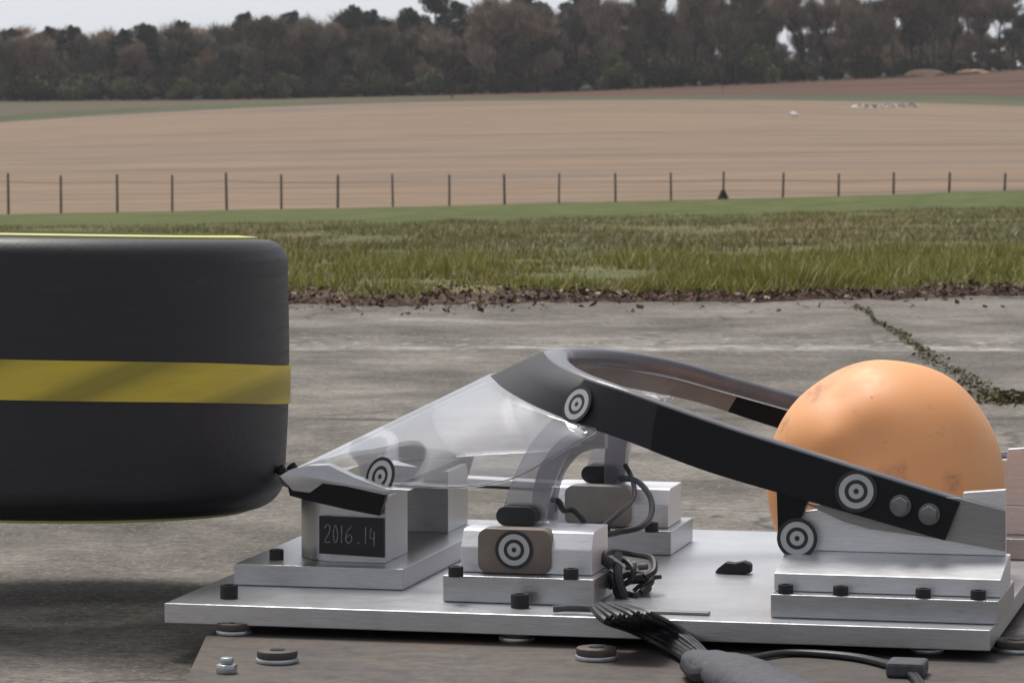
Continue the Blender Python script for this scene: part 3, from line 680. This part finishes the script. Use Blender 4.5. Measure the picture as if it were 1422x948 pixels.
for (y0, y1) in ((YB, YB + .115), (2 * YC - YB, 2 * YC - YB - .115)):
    P_ = nose_outline(y1, y0, False)     # rounded corner on the outer side
    bm = NB(); prism(bm, [(x, y, zb) for x, y in P_], (0, 0, zt1 - zb), .0)
    obj('nose_block', bm, M['alu'], rig, 30)
# plaque with chalked number on the near nose block
pl0 = PY(443, 716, YB - .003); pl1 = PY(533, 774, YB - .003)
bm = NB(); q = [PY(443, 716, YB - .0065), PY(533, 720, YB - .0065), PY(533, 774, YB - .0065), PY(443, 768, YB - .0065)]
prism(bm, q, (0, .006, 0), .0006); plq = obj('number_plaque', bm, M['plaque'], rig)
G = {'2': [[(0, .8), (.25, 1), (.6, .9), (.55, .55), (0, .02), (.65, .0)]], '0': [[(.3, 1), (.02, .6), (.15, .05), (.5, .05), (.62, .6), (.3, 1)]],
     '1': [[(.25, 1), (.2, .0)]], '6': [[(.6, 1), (.15, .65), (.02, .2), (.3, 0), (.6, .2), (.45, .48), (.08, .35)]], '.': [[(.15, .02), (.4, .05)]], '4': [[(.15, .95), (.02, .4), (.6, .38)], [(.5, .75), (.48, -.1)]]}
bm = NB(); x = 451
for ch, wd in (('2', 12), ('0', 10), ('1', 7), ('6', 15), ('.', 11), ('1', 8), ('4', 12)):
    for stn in G[ch]:
        pp = [PY(x + u * wd * .95, 728 + (x - 451) * .06 + (1 - v) * 24, YB - .0072) for u, v in stn]
        tube(bm, pp, .0009, 6, 3)
    x += wd
obj('chalk_number', bm, M['chalk'], plq)

# concentric targets
def target(c, nrm, r, parent, squash=1.0):
    c = Vector(c); q = Vector(nrm).normalized().to_track_quat('Z', 'Y').to_matrix(); bm = NB(); N = 48
    radii = [0, .13, .36, .55, .82, 1.0]; cols = [1, 0, 1, 0, 1]; rings = []
    for R_ in radii[1:]: rings.append([bm.verts.new(c + q @ Vector((math.cos(6.28318 * k / N) * R_ * r, math.sin(6.28318 * k / N) * R_ * r, .0012))) for k in range(N)])
    cv = bm.verts.new(c + q @ Vector((0, 0, .0012)))
    for k in range(N): f = bm.faces.new((cv, rings[0][k], rings[0][(k + 1) % N])); f.material_index = 1
    for j in range(4):
        for k in range(N): f = bm.faces.new((rings[j][k], rings[j + 1][k], rings[j + 1][(k + 1) % N], rings[j][(k + 1) % N])); f.material_index = cols[j + 1]
    back = [bm.verts.new(c + q @ Vector((math.cos(6.28318 * k / N) * r, math.sin(6.28318 * k / N) * r, 0))) for k in range(N)]
    for k in range(N): f = bm.faces.new((rings[-1][k], back[k], back[(k + 1) % N], rings[-1][(k + 1) % N])); f.material_index = 1
    return obj('target_sticker', bm, [M['white'], M['black']], parent)

# pedestals
pA = PZ(615, 835, ZT); PHh = .034; YP = pA.y; XP0 = pA.x; XP1 = PY(825, 838, YP).x
def pedestal(dy, near):
    y0 = YP + dy
    bm = NB(); box(bm, (XP0, y0, ZT + .0005), (XP1, y0 + .17, ZT + PHh), .0012); obj('pedestal_foot', bm, M['alu'], rig)
    yb = y0 + .035; xa = PY(640, 770, YP + .035).x; xb = PY(822, 770, YP + .035).x; z0 = ZT + PHh + .0005; z1 = PY(715, 737, YP + .035).z
    # block: chamfered front top, seen as a bright slope
    bm = NB(); sec = [(yb, z0), (yb, z1 - .022), (yb + .014, z1 - .002), (yb + .02, z1), (yb + .1, z1), (yb + .1, z0)]
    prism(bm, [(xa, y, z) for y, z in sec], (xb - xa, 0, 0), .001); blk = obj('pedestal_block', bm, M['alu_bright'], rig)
    # brown pad on the front, rounded corners
    px0, px1 = PY(665, 770, YP + .035).x, PY(766, 770, YP + .035).x; zz0 = PY(715, 795, YP + .035).z; zz1 = z1 + .003; rc = .012; pts = []
    for cx_, cz_, a0 in ((px1 - rc, zz1 - rc, 0), (px0 + rc, zz1 - rc, 90), (px0 + rc, zz0 + rc, 180), (px1 - rc, zz0 + rc, 270)):
        for k in range(7): an = R(a0 + 15 * k); pts.append((cx_ + math.cos(an) * rc, yb - .006, cz_ + math.sin(an) * rc))
    bm = NB(); prism(bm, pts, (0, .03, 0), .0012); obj('pedestal_pad', bm, M['brown'] if near else M['greypad'], blk, 30)
    if near: target(PY(714, 763, YP + .028), (0, -1, .02), .0245, blk)
    return yb, z1
ybn, zpt = pedestal(0, True); pedestal(.52, False)

# rear mounts, near one and its mirror image
mA = PZ(1070, 857, ZT); YM_ = mA.y; XM0 = mA.x; XM1 = PY(1386, 840, YM_).x
def mirror(y, s): return y if s < 0 else 2 * YC - y
YPL = YC - .292                    # outer face of the upright plate
for s in (-1, 1):
    bm = NB(); box(bm, (XM0, mirror(YM_, s), ZT + .0005), (XM1, mirror(YM_ + .20, s), ZT + .029), .0012); obj('mount_foot', bm, M['alu'], rig)
    y1 = YM_ + .03; z0 = ZT + .0295; zv = PY(1200, 799, y1).z; zs = PY(1200, 767, YPL).z
    bm = NB(); sec = [(y1, z0), (y1, zv), (YPL, zs), (YPL + .03, zs), (YPL + .03, z0)]
    xl = PY(1075, 800, y1).x
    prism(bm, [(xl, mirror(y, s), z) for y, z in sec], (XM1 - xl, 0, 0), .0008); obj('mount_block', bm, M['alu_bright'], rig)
    # upright plate carrying the end of the bow
    up = [(1086, 765), (1094, 728), (1108, 712), (1180, 700), (1335, 700), (1337, 684), (1396, 680), (1396, 772), (1384, 772)]
    P_ = [PY(x, y, YPL) for x, y in up]; P_[0].z = P_[-1].z = P_[-2].z = zs + .0006
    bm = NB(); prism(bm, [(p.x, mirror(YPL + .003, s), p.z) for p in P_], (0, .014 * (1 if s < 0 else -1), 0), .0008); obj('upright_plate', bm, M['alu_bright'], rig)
    for px, py in ((1090, 819), (1168, 820), (1282, 824), (1358, 827)):
        p = PZ(px, py + 5, ZT + .029); screw((p.x, mirror(YM_ + .013, s), ZT + .029), .0095, .011)
for px, py, zz in ((384, 776, ZT + SH), (318, 830, ZT), (588, 751, ZT), (722, 843, ZT), (1280, 861, ZT), (633, 800, ZT + PHh), (793, 803, ZT + PHh), (838, 738, ZT + PHh), (905, 738, ZT + PHh)):
    p = PZ(px, py, zz)
    screw(p, .0115 if zz == ZT else .0095, .017 if zz == ZT else .013)
# machined slot in the plate, filled with a grey strip
bm = NB(); a_, b_ = PZ(905, 852, ZT), PZ(986, 853, ZT); box(bm, (PZ(770, 848, ZT).x, a_.y + .0, ZT + .0003), (b_.x, a_.y + .014, ZT + .004), .001); obj('edge_strip', bm, M['alu_dull'], rig)

# ------------------------------------------------------------------ the canopy: bow, clear screen, struts
Wt = [0, .06, .12, .18, .23, .265, .285, .295, .30]
Tp = [(757, 487), (758, 492), (765, 500), (783, 512), (815, 526), (872, 545), (1000, 590), (1150, 638), (1334, 695)]
Tf = [(757, 487), (786, 485), (825, 486), (872, 491), (932, 502), (1000, 520), (1105, 549), (1240, 587), (1405, 634)]
Bp = [(683, 521), (688, 530), (703, 543), (735, 561), (785, 583), (862, 609), (985, 655), (1135, 699), (1312, 750)]
near = []
for wv_, tp, bp in zip(Wt, Tp, Bp):
    t_ = PY(tp[0], tp[1], YC - wv_); b_ = PY(bp[0], bp[1], YC - wv_ - (.012 if wv_ else 0)); near.append((t_, b_))
def mir(v): return Vector((v.x, 2 * YC - v.y, v.z))
TT = [t for t, b in near][::-1] + [PY(x, y, YC + w_) for w_, (x, y) in zip(Wt, Tf)][1:]
BB = [b for t, b in near][::-1] + [mir(b) for t, b in near][1:]
NS = 8; Tc = catmull(TT, NS); Bc = catmull(BB, NS); NN = len(Tc)
can = empty('canopy', (near[0][1].x, YC, ZT), 'racing cockpit canopy with dark carbon bow and clear sloping windscreen bolted on the rig', 'windscreen')
inw = []
for i in range(NN):
    t_ = (Tc[min(i + 1, NN - 1)] - Tc[max(i - 1, 0)]); t_.z = 0; t_.normalize(); n_ = Vector((t_.y, -t_.x, 0))     # near rear -> apex -> far rear
    if n_.dot(Vector((Tc[NN // 2].x + .6, YC, 0)) - Vector((Tc[i].x, Tc[i].y, 0))) < 0: n_ = -n_
    inw.append(n_)
def loft(bm, secs, closed=True):
    rows = [[bm.verts.new(p) for p in s] for s in secs]; m = len(rows[0])
    for A, B in zip(rows[:-1], rows[1:]):
        for k in range(m if closed else m - 1): bm.faces.new((A[k], A[(k + 1) % m], B[(k + 1) % m], B[k]))
    bm.faces.new(rows[0][::-1]); bm.faces.new(rows[-1])
bm = NB(); secs = []
for i in range(NN):
    T_, B_, n_ = Tc[i], Bc[i], inw[i]; dn = (B_ - T_).normalized(); mid_ = 1 - abs(i / (NN - 1) - .5) * 2; wi = .017 + .020 * mid_ ** 3
    up = Vector((0, 0, 1))
    secs.append([T_ + dn * .006 + n_ * .002, T_ + dn * .001 + n_ * .001, T_ + n_ * .004 + up * .0015, T_ + n_ * wi * .6 + up * .003, T_ + n_ * wi * .92 - up * .001,
                 T_ + n_ * wi - up * .007, T_ + n_ * wi - up * .018, T_ + n_ * wi * .8 - up * .023, T_ + n_ * .009 - up * .024, T_ + dn * .012 + n_ * .006])
loft(bm, secs); obj('rim', bm, M['rim'], can, 60)
def band(i0, i1, name, mat, out=.0, concrete_tone=False):
    bm = NB(); secs = []
    for i in range(i0, i1 + 1):
        T_, B_, n_ = Tc[i], Bc[i], inw[i]; dn = (B_ - T_); L = dn.length; dn.normalize()
        a_ = T_ + dn * .0015; o_ = -n_ * out
        m1 = a_.lerp(B_, .5) - n_ * .002
        secs.append([a_ + o_, m1 + o_, B_ + o_, B_ + n_ * .006, m1 + n_ * .006, a_ + n_ * .006])
    loft(bm, secs)
    if concrete_tone:
        bm.faces.ensure_lookup_table()
        for q in range((i1 - i0) * 6):
            if q % 6 in (3, 4): bm.faces[q].material_index = 1
        mat = [mat, M['concrete_tone']]
    return obj(name, bm, mat, can, 60)
half = NN // 2; k1 = 3 * NS - 3      # the glossy side bands run from the rear to here
sb = band(0, k1, 'side_band', M['carbon_gloss'], .0012); band(k1, NN - 1 - k1, 'front_band', M['carbon'], 0, True); band(NN - 1 - k1, NN - 1, 'side_band', M['carbon_gloss'], .0012)
# rear brackets, bolts
YBR = YC - .288
for s in (-1, 1):
    poly = [(1180, 706), (1240, 690), (1330, 694), (1396, 712), (1396, 768), (1300, 750), (1208, 737), (1172, 727), (1118, 702)]
    P_ = [PY(x, y - 3, YC - .298) for x, y in poly]
    bm = NB(); prism(bm, [(p.x, mirror(YC - .2995, s), p.z) for p in P_], (0, .007 * (1 if s < 0 else -1), 0), .0006); obj('rear_bracket', bm, M['alu_dull'], can)
    bm = NB(); P_ = [PY(x, y, YC - .303) for x, y in ((1078, 674), (1124, 688), (1114, 716), (1103, 727), (1092, 752), (1080, 740))]
    prism(bm, [(p.x, mirror(YC - .303, s), p.z) for p in P_], (0, .02 * (1 if s < 0 else -1), 0), .001); obj('black_lug', bm, M['carbon_gloss'], can)
YBO = YC - .3135
for px, py in ((1250, 702), (1290, 714)):
    p = PY(px, py, YC - .314); bm = NB(); cyl(bm, p + Vector((0, .003, 0)), (0, -1, 0), .0135, .002, 24); cyl(bm, p, (0, -1, 0), .0115, .008, 6, bev=.001); obj('hex_bolt', bm, M['hex_steel'], can, 30)
# targets on the bow
def on_band(px, py):
    best = None
    for i in range(1, half):
        for v in range(1, 20):
            p = Tc[i].lerp(Bc[i], v / 20); r_ = CM.transposed() @ (p - cam.location); x = PW / 2 - r_.x / r_.z * F; y = PH / 2 + r_.y / r_.z * F
            d_ = (x - px) ** 2 + (y - py) ** 2
            if best is None or d_ < best[0]: best = (d_, p, i)
    i = best[2]; n1 = (Tc[i + 1] - Tc[i - 1]).cross(Bc[i] - Tc[i]).normalized()
    if n1.y > 0: n1 = -n1
    return best[1], n1
p, n1 = on_band(801, 561); target(p + n1 * .0035, n1, .0255, can)
p, n1 = on_band(1191, 683); target(p + n1 * .005, n1, .0265, can)
target(PY(1107, 747, YC - .305), (.05, -1, .05), .0255, can)

# clear screen: from the bow's lower edge down to the nose
LB = [(0, (393, 661)), (.05, (400, 667)), (.10, (432, 672)), (.16, (490, 672)), (.215, (560, 674)), (.25, (640, 676)), (.27, (712, 664)), (.278, (770, 632)), (.285, (818, 604))]
lo = [PY(x, y, YC - w_) for w_, (x, y) in LB]; lo = lo[::-1] + [mir(v) for v in lo][1:]
Lc = catmull(lo, 8); half_n = (len(Lc) - 1) // 2
# matching stretch of the bow's lower edge
iL = min(range(half), key=lambda i: (Bc[i] - PY(835, 610, YC - .26)).length); 
def samp(C, i0, i1, u):
    x = i0 + (i1 - i0) * u; k = min(int(x), len(C) - 2); return C[k].lerp(C[k + 1], x - k)
SCR = []; NU = 64; NVv = 14
for i in range(NU + 1):
    u = i / NU; top = samp(Bc, iL, NN - 1 - iL, u); bot = samp(Lc, 0, len(Lc) - 1, u); row = []
    for j in range(NVv + 1):
        v = j / NVv; p = top.lerp(bot, v); out = Vector((0, p.y - YC, 0)); bulge = math.sin(math.pi * v) * .006
        p = p + out.normalized() * bulge * min(1, abs(p.y - YC) / .1) if out.length > 1e-5 else p
        row.append(p)
    SCR.append(row)
bm = NB(); rows = [[bm.verts.new(p) for p in r_] for r_ in SCR]
for A, B in zip(rows[:-1], rows[1:]):
    for k in range(NVv): bm.faces.new((A[k], A[k + 1], B[k + 1], B[k]))
scr = obj('windscreen_pane', bm, M['clear'], can, 'all')
sm = scr.modifiers.new('thickness', 'SOLIDIFY'); sm.thickness = .006; sm.offset = 0
bm = NB(); tube(bm, [r_[-1] for r_ in SCR], .0010, 6, 1); obj('edge_seal', bm, M['smoke'], can, True)
p = PY(530, 661, YC - .20); target(p + Vector((0, -.006, 0)), (-.62, -1, .35), .0265, can)
# nose bracket under the screen's lower tip
def nb(z_off, wsc):
    return [Vector((v.x, YC + (v.y - YC) * wsc, v.z + z_off)) for v in Lc[half_n - 22:half_n + 23]]
a1 = nb(.003, 1.02); a2 = nb(-.010, 1.0); bm = NB(); secs = []
for k in range(len(a1)):
    c = Vector((a1[k].x + .055, YC + (a1[k].y - YC) * .55, a1[k].z)); secs.append([a1[k] + Vector((-.004, 0, 0)), a2[k], c + Vector((0, 0, -.024)), c + Vector((0, 0, -.004))])
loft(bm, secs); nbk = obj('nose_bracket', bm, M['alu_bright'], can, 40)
bm = NB(); pts_ = [(398, 668), (440, 666), (480, 671), (537, 683), (533, 697), (527, 716), (480, 707), (436, 697), (402, 688)]
for sg in (-1, 1):
    P_ = [PY(x, y, YB - .016) for x, y in pts_]; prism(bm, [(p.x, mirror(p.y, sg), p.z) for p in P_], (0, -sg * .014, 0), .001)
P_ = [PY(x, y, YB - .016) for x, y in pts_[:3]]; prism(bm, [(PY(398, 668, YB).x + .01, YB, zt1 + .001), (PY(398, 668, YB).x + .01, 2 * YC - YB, zt1 + .001), (XB1 - .01, 2 * YC - YB, zt1 + .001), (XB1 - .01, YB, zt1 + .001)], (0, 0, .006), .0); obj('nose_cradle', bm, M['carbon_gloss'], can)
bm = NB(); P_ = [PY(x, y, YB - .020) for x, y in [(388, 661), (400, 653), (428, 646), (455, 645), (490, 662), (536, 678), (570, 680), (534, 687), (480, 675), (448, 671), (430, 684), (406, 681)]]
prism(bm, P_, (0, .022, 0), .001); obj('nose_flange', bm, M['alu'], can, 30)
for px, py, w_ in ((392, 655, .0), (400, 662, .06), (450, 672, .13), (408, 652, -.02)):
    p = PY(px, py, YC - w_); bm = NB(); cyl(bm, p, (-.5, -.35, .8), .0075, .008, 16, bev=.001); obj('nose_screw', bm, M['black_steel'], can, True)
# struts from the pedestals up to the bow
def strut(pts, wid, thick, mat, name, ymid, s):
    bm = NB(); C = catmull(pts, 8); secs = []; wids = wid if callable(wid) else (lambda u: wid)
    for i, p in enumerate(C):
        d_ = (C[min(i + 1, len(C) - 1)] - C[max(i - 1, 0)]).normalized(); n_ = Vector((d_.z, 0, -d_.x)).normalized(); h_ = wids(i / (len(C) - 1)) / 2; y_ = Vector((0, thick / 2, 0))
        secs.append([p - n_ * h_ - y_, p + n_ * h_ - y_, p + n_ * h_ + y_, p - n_ * h_ + y_])
    loft(bm, secs); bmesh.ops.bevel(bm, geom=[e for e in bm.edges if len(e.link_faces) == 2 and e.calc_face_angle() > .8], offset=.002, segments=2, affect='EDGES'); return obj(name, bm, mat, can, 40)
YST = YC - .262
for s in (-1, 1):
    f = (lambda L, Y: [Vector((v.x, mirror(v.y, s), v.z)) for v in (PY(x, y, Y + .055 * max(0, (700 - y) / 120) ** 1.5) for x, y in L)])
    strut(f([(727, 722), (738, 680), (757, 635), (778, 605), (790, 592)], YST), lambda u: .058 - .018 * u, .012, M['frost'], 'clear_strut', 0, s)
    strut(f([(757, 722), (758, 685), (768, 650), (792, 620), (822, 607), (842, 606)], YST + .03), lambda u: .030, .022, M['smoke'], 'grey_strut', 0, s)
    # black rubber boot and pad
    y = YST
    bm = NB(); cx_ = PY(723, 718, y).x; z_ = zpt + .0008; hw = .026
    pts_ = []
    for k in range(13): an = R(-90 + 15 * k); pts_.append((cx_ + hw - .012 + math.cos(an) * .0125, z_ + .0128 + math.sin(an) * .0125))
    for k in range(13): an = R(90 + 15 * k); pts_.append((cx_ - hw + .012 + math.cos(an) * .0125, z_ + .0128 + math.sin(an) * .0125))
    prism(bm, [(x, mirror(y - .028, s), z) for x, z in pts_], (0, .055 * (1 if s < 0 else -1), 0), .002); obj('strut_boot', bm, M['rubber'], can, 30)

# ------------------------------------------------------------------ orange ball
cb = PY(1230, 668, YC + .01); RB = .1585
cb.z = PY(1235, 500, YC + .01).z - RB * 1.03
bm = NB(); bmesh.ops.create_uvsphere(bm, u_segments=96, v_segments=64, radius=RB)
cx, cz = cb.x, cb.z
def gs(p, c, s): return math.exp(-((p - c).length / s) ** 2)
lump = (PY(1118, 590, YC - .09) - cb).normalized() * RB; dent = (PY(1205, 625, YC - .15) - cb).normalized() * RB; d2 = (PY(1160, 552, YC - .08) - cb).normalized() * RB
fold = (PY(1150, 607, YC - .13) - cb).normalized() * RB
for v in bm.verts:
    n_ = v.co.normalized()
    k = -.010 * gs(v.co, dent, .045) + .006 * gs(v.co, lump, .05) - .006 * gs(v.co, d2, .05) + .004 * gs(v.co, fold, .022)
    k += .0035 * noise.noise(n_ * 1.6) ; v.co += n_ * k
    v.co.z *= 1.03; v.co.z = max(v.co.z, ZT + .0006 - cb.z)
bmesh.ops.translate(bm, vec=cb, verts=bm.verts)
bl = empty('orange_ball', (cb.x, cb.y, ZT), 'large scuffed orange dummy head ball sitting inside the rear of the canopy', 'ball')
ob = obj('shell', bm, M['ball'], bl, 'all')
bm = NB(); p = PY(1211, 541, YC - .10); d_ = (p - cb).normalized(); cyl(bm, cb + d_ * (RB - .002), d_, .0028, .003, 12); obj('valve', bm, M['black_steel'], bl)

# ------------------------------------------------------------------ the flying tyre
RT, HT = .335, .187
ctr_r = PY(384, 530, YC); ct = Vector((ctr_r.x - RT * 1.0, YC, PY(100, 541, YC - .3).z))
print('tyre centre', ct)
Mt = Matrix.Rotation(R(-2.3), 3, 'X') @ Matrix.Rotation(R(.4), 3, 'Y')
ty = empty('racing_tyre', ct, 'wide black racing tyre with yellow tape round its tread, airborne beside the rig', 'tyre')
prof = []
def arc(cx, cz, r_, a0, a1, n):
    for k in range(n + 1): a = R(a0 + (a1 - a0) * k / n); prof.append((cx + math.cos(a) * r_, cz + math.sin(a) * r_))
prof.append((.170, -HT + .035)); prof.append((.172, -HT + .02)); prof.append((.20, -HT + .006)); prof.append((.245, -HT - .001))
arc(RT - .045, -HT + .045, .045, -80, 0, 8)
for k in range(1, 12): z = -HT + .045 + (2 * HT - .09) * k / 12; prof.append((RT + .004 * math.sin(math.pi * k / 12), z))
arc(RT - .032, HT - .032, .032, 0, 80, 8)
prof += [(.245, HT + .003), (.20, HT - .004), (.172, HT - .02), (.170, HT - .035), (.166, 0)]
bm = NB(); lathe(bm, prof, ct, Mt, 144); obj('tread', bm, M['tyre'], ty, 30)
bm = NB(); lathe(bm, [(.262, HT + .0005), (.262, HT + .0055), (.292, HT + .0035), (.292, HT - .001)], ct, Mt, 144); obj('sidewall_ring', bm, M['yellow'], ty, 30)
bm = NB(); lathe(bm, [(.262, -HT - .0005), (.262, -HT - .0045), (.285, -HT - .0040), (.285, -HT)], ct, Mt, 144); obj('sidewall_ring', bm, M['yellow'], ty, 30)
# tape: a band wrapped a little askew, ends overlapping
bm = NB(); rows = []; N = 160
for i in range(N + 1):
    a = 2 * math.pi * i / N; x = math.cos(a); y = math.sin(a)
    z0 = .002 - .010 * x - .003 * math.sin(3 * a) - .004 * math.sin(a * 2 + 1); hw = .0265
    rows.append([bm.verts.new(ct + Mt @ Vector((rr_ * x, rr_ * y, z0 + zz))) for rr_, zz in ((RT + .0035, -hw), (RT + .0062, -hw), (RT + .0062, hw), (RT + .0035, hw))])
for A, B in zip(rows[:-1], rows[1:]):
    for k in range(4): bm.faces.new((A[k], A[(k + 1) % 4], B[(k + 1) % 4], B[k]))
obj('tape', bm, M['tape'], ty)
bm = NB(); lathe(bm, [(.165, -HT + .03), (.165, HT - .03), (.158, HT - .03), (.150, HT - .05), (.150, -HT + .05), (.158, -HT + .03)], ct, Mt, 96)
rimo = obj('wheel_rim', bm, M['alu_dull'], ty, 30)
bm = NB()
for k in range(8):
    a = k * math.pi / 4; p0 = ct + Mt @ Vector((math.cos(a) * .03, math.sin(a) * .03, .05)); p1 = ct + Mt @ Vector((math.cos(a) * .152, math.sin(a) * .152, .09)); tube(bm, [p0, p1], .012, 8, 1)
cyl(bm, ct + Mt @ Vector((0, 0, .0)), Mt @ Vector((0, 0, 1)), .045, .08, 32); obj('spokes', bm, M['alu_dull'], rimo, 30)
# tow strap trailing under the tyre is only a grey blur in the air: left out

# ------------------------------------------------------------------ wiring
def cable(name, pts, r, label, mat='cable', n=8):
    bm = NB(); tube(bm, pts, r, 10, n); o = obj(name, bm, M[mat], None, True); return tag(o, label, 'cable')
Y1 = YP + .10
loopc = empty('sensor_wiring', PY(870, 800, YP + .16), 'tangle of dark connectors and wires lying on the plate beside the near pedestal', 'wiring')
def cp(L): return [PY(x, y, Y) for x, y, Y in L]
bm = NB()
yk = YP + .12
for L, r_ in (([(836, 772, yk), (850, 766, yk + .03), (880, 770, yk + .05), (905, 775, yk + .03), (908, 792, yk), (895, 800, yk - .01)], .0045),
              ([(838, 800, yk), (848, 782, yk + .02), (868, 778, yk), (880, 792, yk - .02), (872, 808, yk - .02), (850, 812, yk - .02), (845, 795, yk - .03)], .004),
              ([(846, 815, yk - .02), (870, 798, yk), (892, 798, yk + .02), (905, 806, yk), (890, 822, yk - .02)], .004),
              ([(835, 790, yk), (850, 800, yk - .03), (856, 822, yk - .03), (862, 832, yk - .04)], .0045),
              ([(858, 770, yk), (858, 795, yk - .03), (862, 815, yk - .04), (868, 830, yk - .04)], .006),
              ([(880, 820, yk), (898, 805, yk + .01), (918, 800, yk + .02)], .003), ([(870, 826, yk - .01), (885, 828, yk - .02), (900, 815, yk)], .006)):
    tube(bm, cp([(x, y, min(Y, 99)) for x, y, Y in L]), r_, 8, 6)
obj('wires', bm, M['cable'], loopc, True)
for (x0, y0, x1, y1, mt, dpt) in ((868, 780, 884, 792, 'hex_steel', .0), (886, 782, 900, 792, 'brown', .01), (872, 797, 894, 812, 'black_steel', -.01), (846, 800, 862, 812, 'rubber', .0), (888, 808, 903, 822, 'sleeve', .02)):
    p = PY((x0 + x1) / 2, (y0 + y1) / 2, yk + dpt); bm = NB(); cyl(bm, p - Vector(((x1 - x0) / 2200, 0, 0)), (1, .3, .1), (y1 - y0) / 2200, (x1 - x0) / 1100, 18, bev=.001); obj('connector', bm, M[mt], loopc, 30)
for (x, y, an) in ((845, 785, .6), (855, 779, .9)):
    p = PY(x - 6, y - 6, yk - .02); bm = NB(); tube(bm, [p, p + Vector((.018, 0, -.013))], .0022, 8, 2); obj('cable_tie', bm, M['white'], loopc, True)
bm = NB()
def gz(px, py, z): return PZ(px, py, z)
base = [gz(842, 842, ZT + .014), gz(872, 858, ZT + .016), PY(905, 872, YN - .012), PY(945, 896, YN - .025), gz(985, 925, ZB + .012), gz(1010, 945, ZB + .010)]
for k in range(11):
    off = (k - 5) * .0060
    zo = random.uniform(0, .006)
    jj = lambda s_: Vector((random.uniform(-.001, .001) + off * s_ * .9, random.uniform(-.0015, .0015) - zo * .5, zo * (1 if s_ > .6 else .6) + off * .14 * s_))
    pts_ = [base[0] + jj(.6), base[1] + jj(1.0), base[2] + jj(.9), base[3] + jj(.7), base[4] + jj(.4), base[5] + jj(.4)]
    tube(bm, pts_, .0036 if k % 3 else .0050, 8, 8)
tag(obj('cable_bundle', bm, M['cable'], None, True), 'loose bundle of dark grey cables draped over the front edge of the plate', 'cables')
bm = NB()
tube(bm, [gz(968, 915, ZB + .016), gz(1010, 930, ZB + .024), gz(1060, 955, ZB + .024), gz(1150, 990, ZB + .02)], lambda u: .020 + .022 * min(1, u * 2.2), 20, 8, flat=(1, .55))
for v in bm.verts: v.co += Vector((0, 0, .0035)) * noise.noise(v.co * 60)
slv = obj('cable_sleeve', bm, M['sleeve'], None, True); tag(slv, 'wide grey woven sleeve swallowing the cable bundle on the steel bed', 'cable sleeve')
bm = NB()
tube(bm, [gz(962, 922, ZB + .014), gz(975, 935, ZB + .018), gz(1000, 932, ZB + .03)], .016, 14, 6, flat=(1, .7)); tag(obj('black_tape_wrap', bm, M['rubber'], None, True), 'black tape wrapped where the cables enter the grey sleeve', 'tape')
bm = NB(); base2 = [gz(1035, 915, ZB + .005), gz(1090, 906, ZB + .005), gz(1160, 909, ZB + .005), gz(1215, 918, ZB + .005), gz(1262, 935, ZB + .005), gz(1280, 960, ZB + .005)]
tube(bm, base2, .0042, 10, 8); tube(bm, [p + Vector((.004, .006, 0)) for p in base2], .0038, 10, 8)
tag(obj('twin_cable', bm, M['cable'], None, True), 'thin twin cable arching over the steel bed right of the sleeve', 'cable')
bm = NB(); c = gz(1262, 938, ZB + .0); box(bm, c - Vector((.025, .02, 0)), c + Vector((.02, .03, .018)), .004); tag(obj('grey_connector_pad', bm, M['sleeve']), 'small grey pad at the right end of the twin cable', 'pad')
YQ = YP + .30
cable('looped_cable', cp([(868, 645, YC + .22), (878, 665, YC + .20), (880, 690, YC + .1), (862, 710, YC), (838, 730, YC - .05), (828, 738, YC - .06)]), .0035, 'thin black cable hanging straight down from the far strut')
cable('looped_cable', cp([(862, 664, YC + .22), (885, 668, YC + .18), (903, 690, YC + .1), (904, 715, YC + .05), (890, 731, YC), (862, 738, YC - .02), (842, 742, YC - .05)]), .0042, 'black cable bowed out to the right behind the near pedestal')
cable('looped_cable', cp([(764, 693, Y1 + .05), (776, 696, Y1 + .04), (782, 708, Y1 + .05), (795, 708, Y1 + .06), (806, 718, Y1 + .05), (812, 726, Y1 + .05)]), .004, 'short black cable hooked round the foot of the near strut')
cable('looped_cable', cp([(828, 738, YP + .12), (830, 760, YP + .12), (838, 775, YP + .10), (850, 785, YP + .10)]), .007, 'thick black cable dropping down the right side of the near pedestal')
bm = NB(); tube(bm, [gz(768, 845, ZT + .006), gz(800, 843, ZT + .008), gz(835, 845, ZT + .008), gz(850, 843, ZT + .01)], .0045, 10, 8); tag(obj('cable_tail', bm, M['sleeve'], None, True), 'dark cable tail pointing left from the bundle on the plate edge', 'cable')
# black rubber scrap
c = gz(1019, 797, ZT); bm = NB(); pts_ = [(-.026, 0), (-.022, .006), (-.012, .014), (0, .013), (.012, .016), (.020, .0135), (.0225, .010), (.022, .001), (.01, -.001)]
prism(bm, [(c.x + x, c.y, c.z + z + .0012) for x, z in pts_], (0, .02, 0), .001); tag(obj('rubber_scrap', bm, M['rubber']), 'small black rubber scrap alone on the bright plate left of the ball', 'scrap')
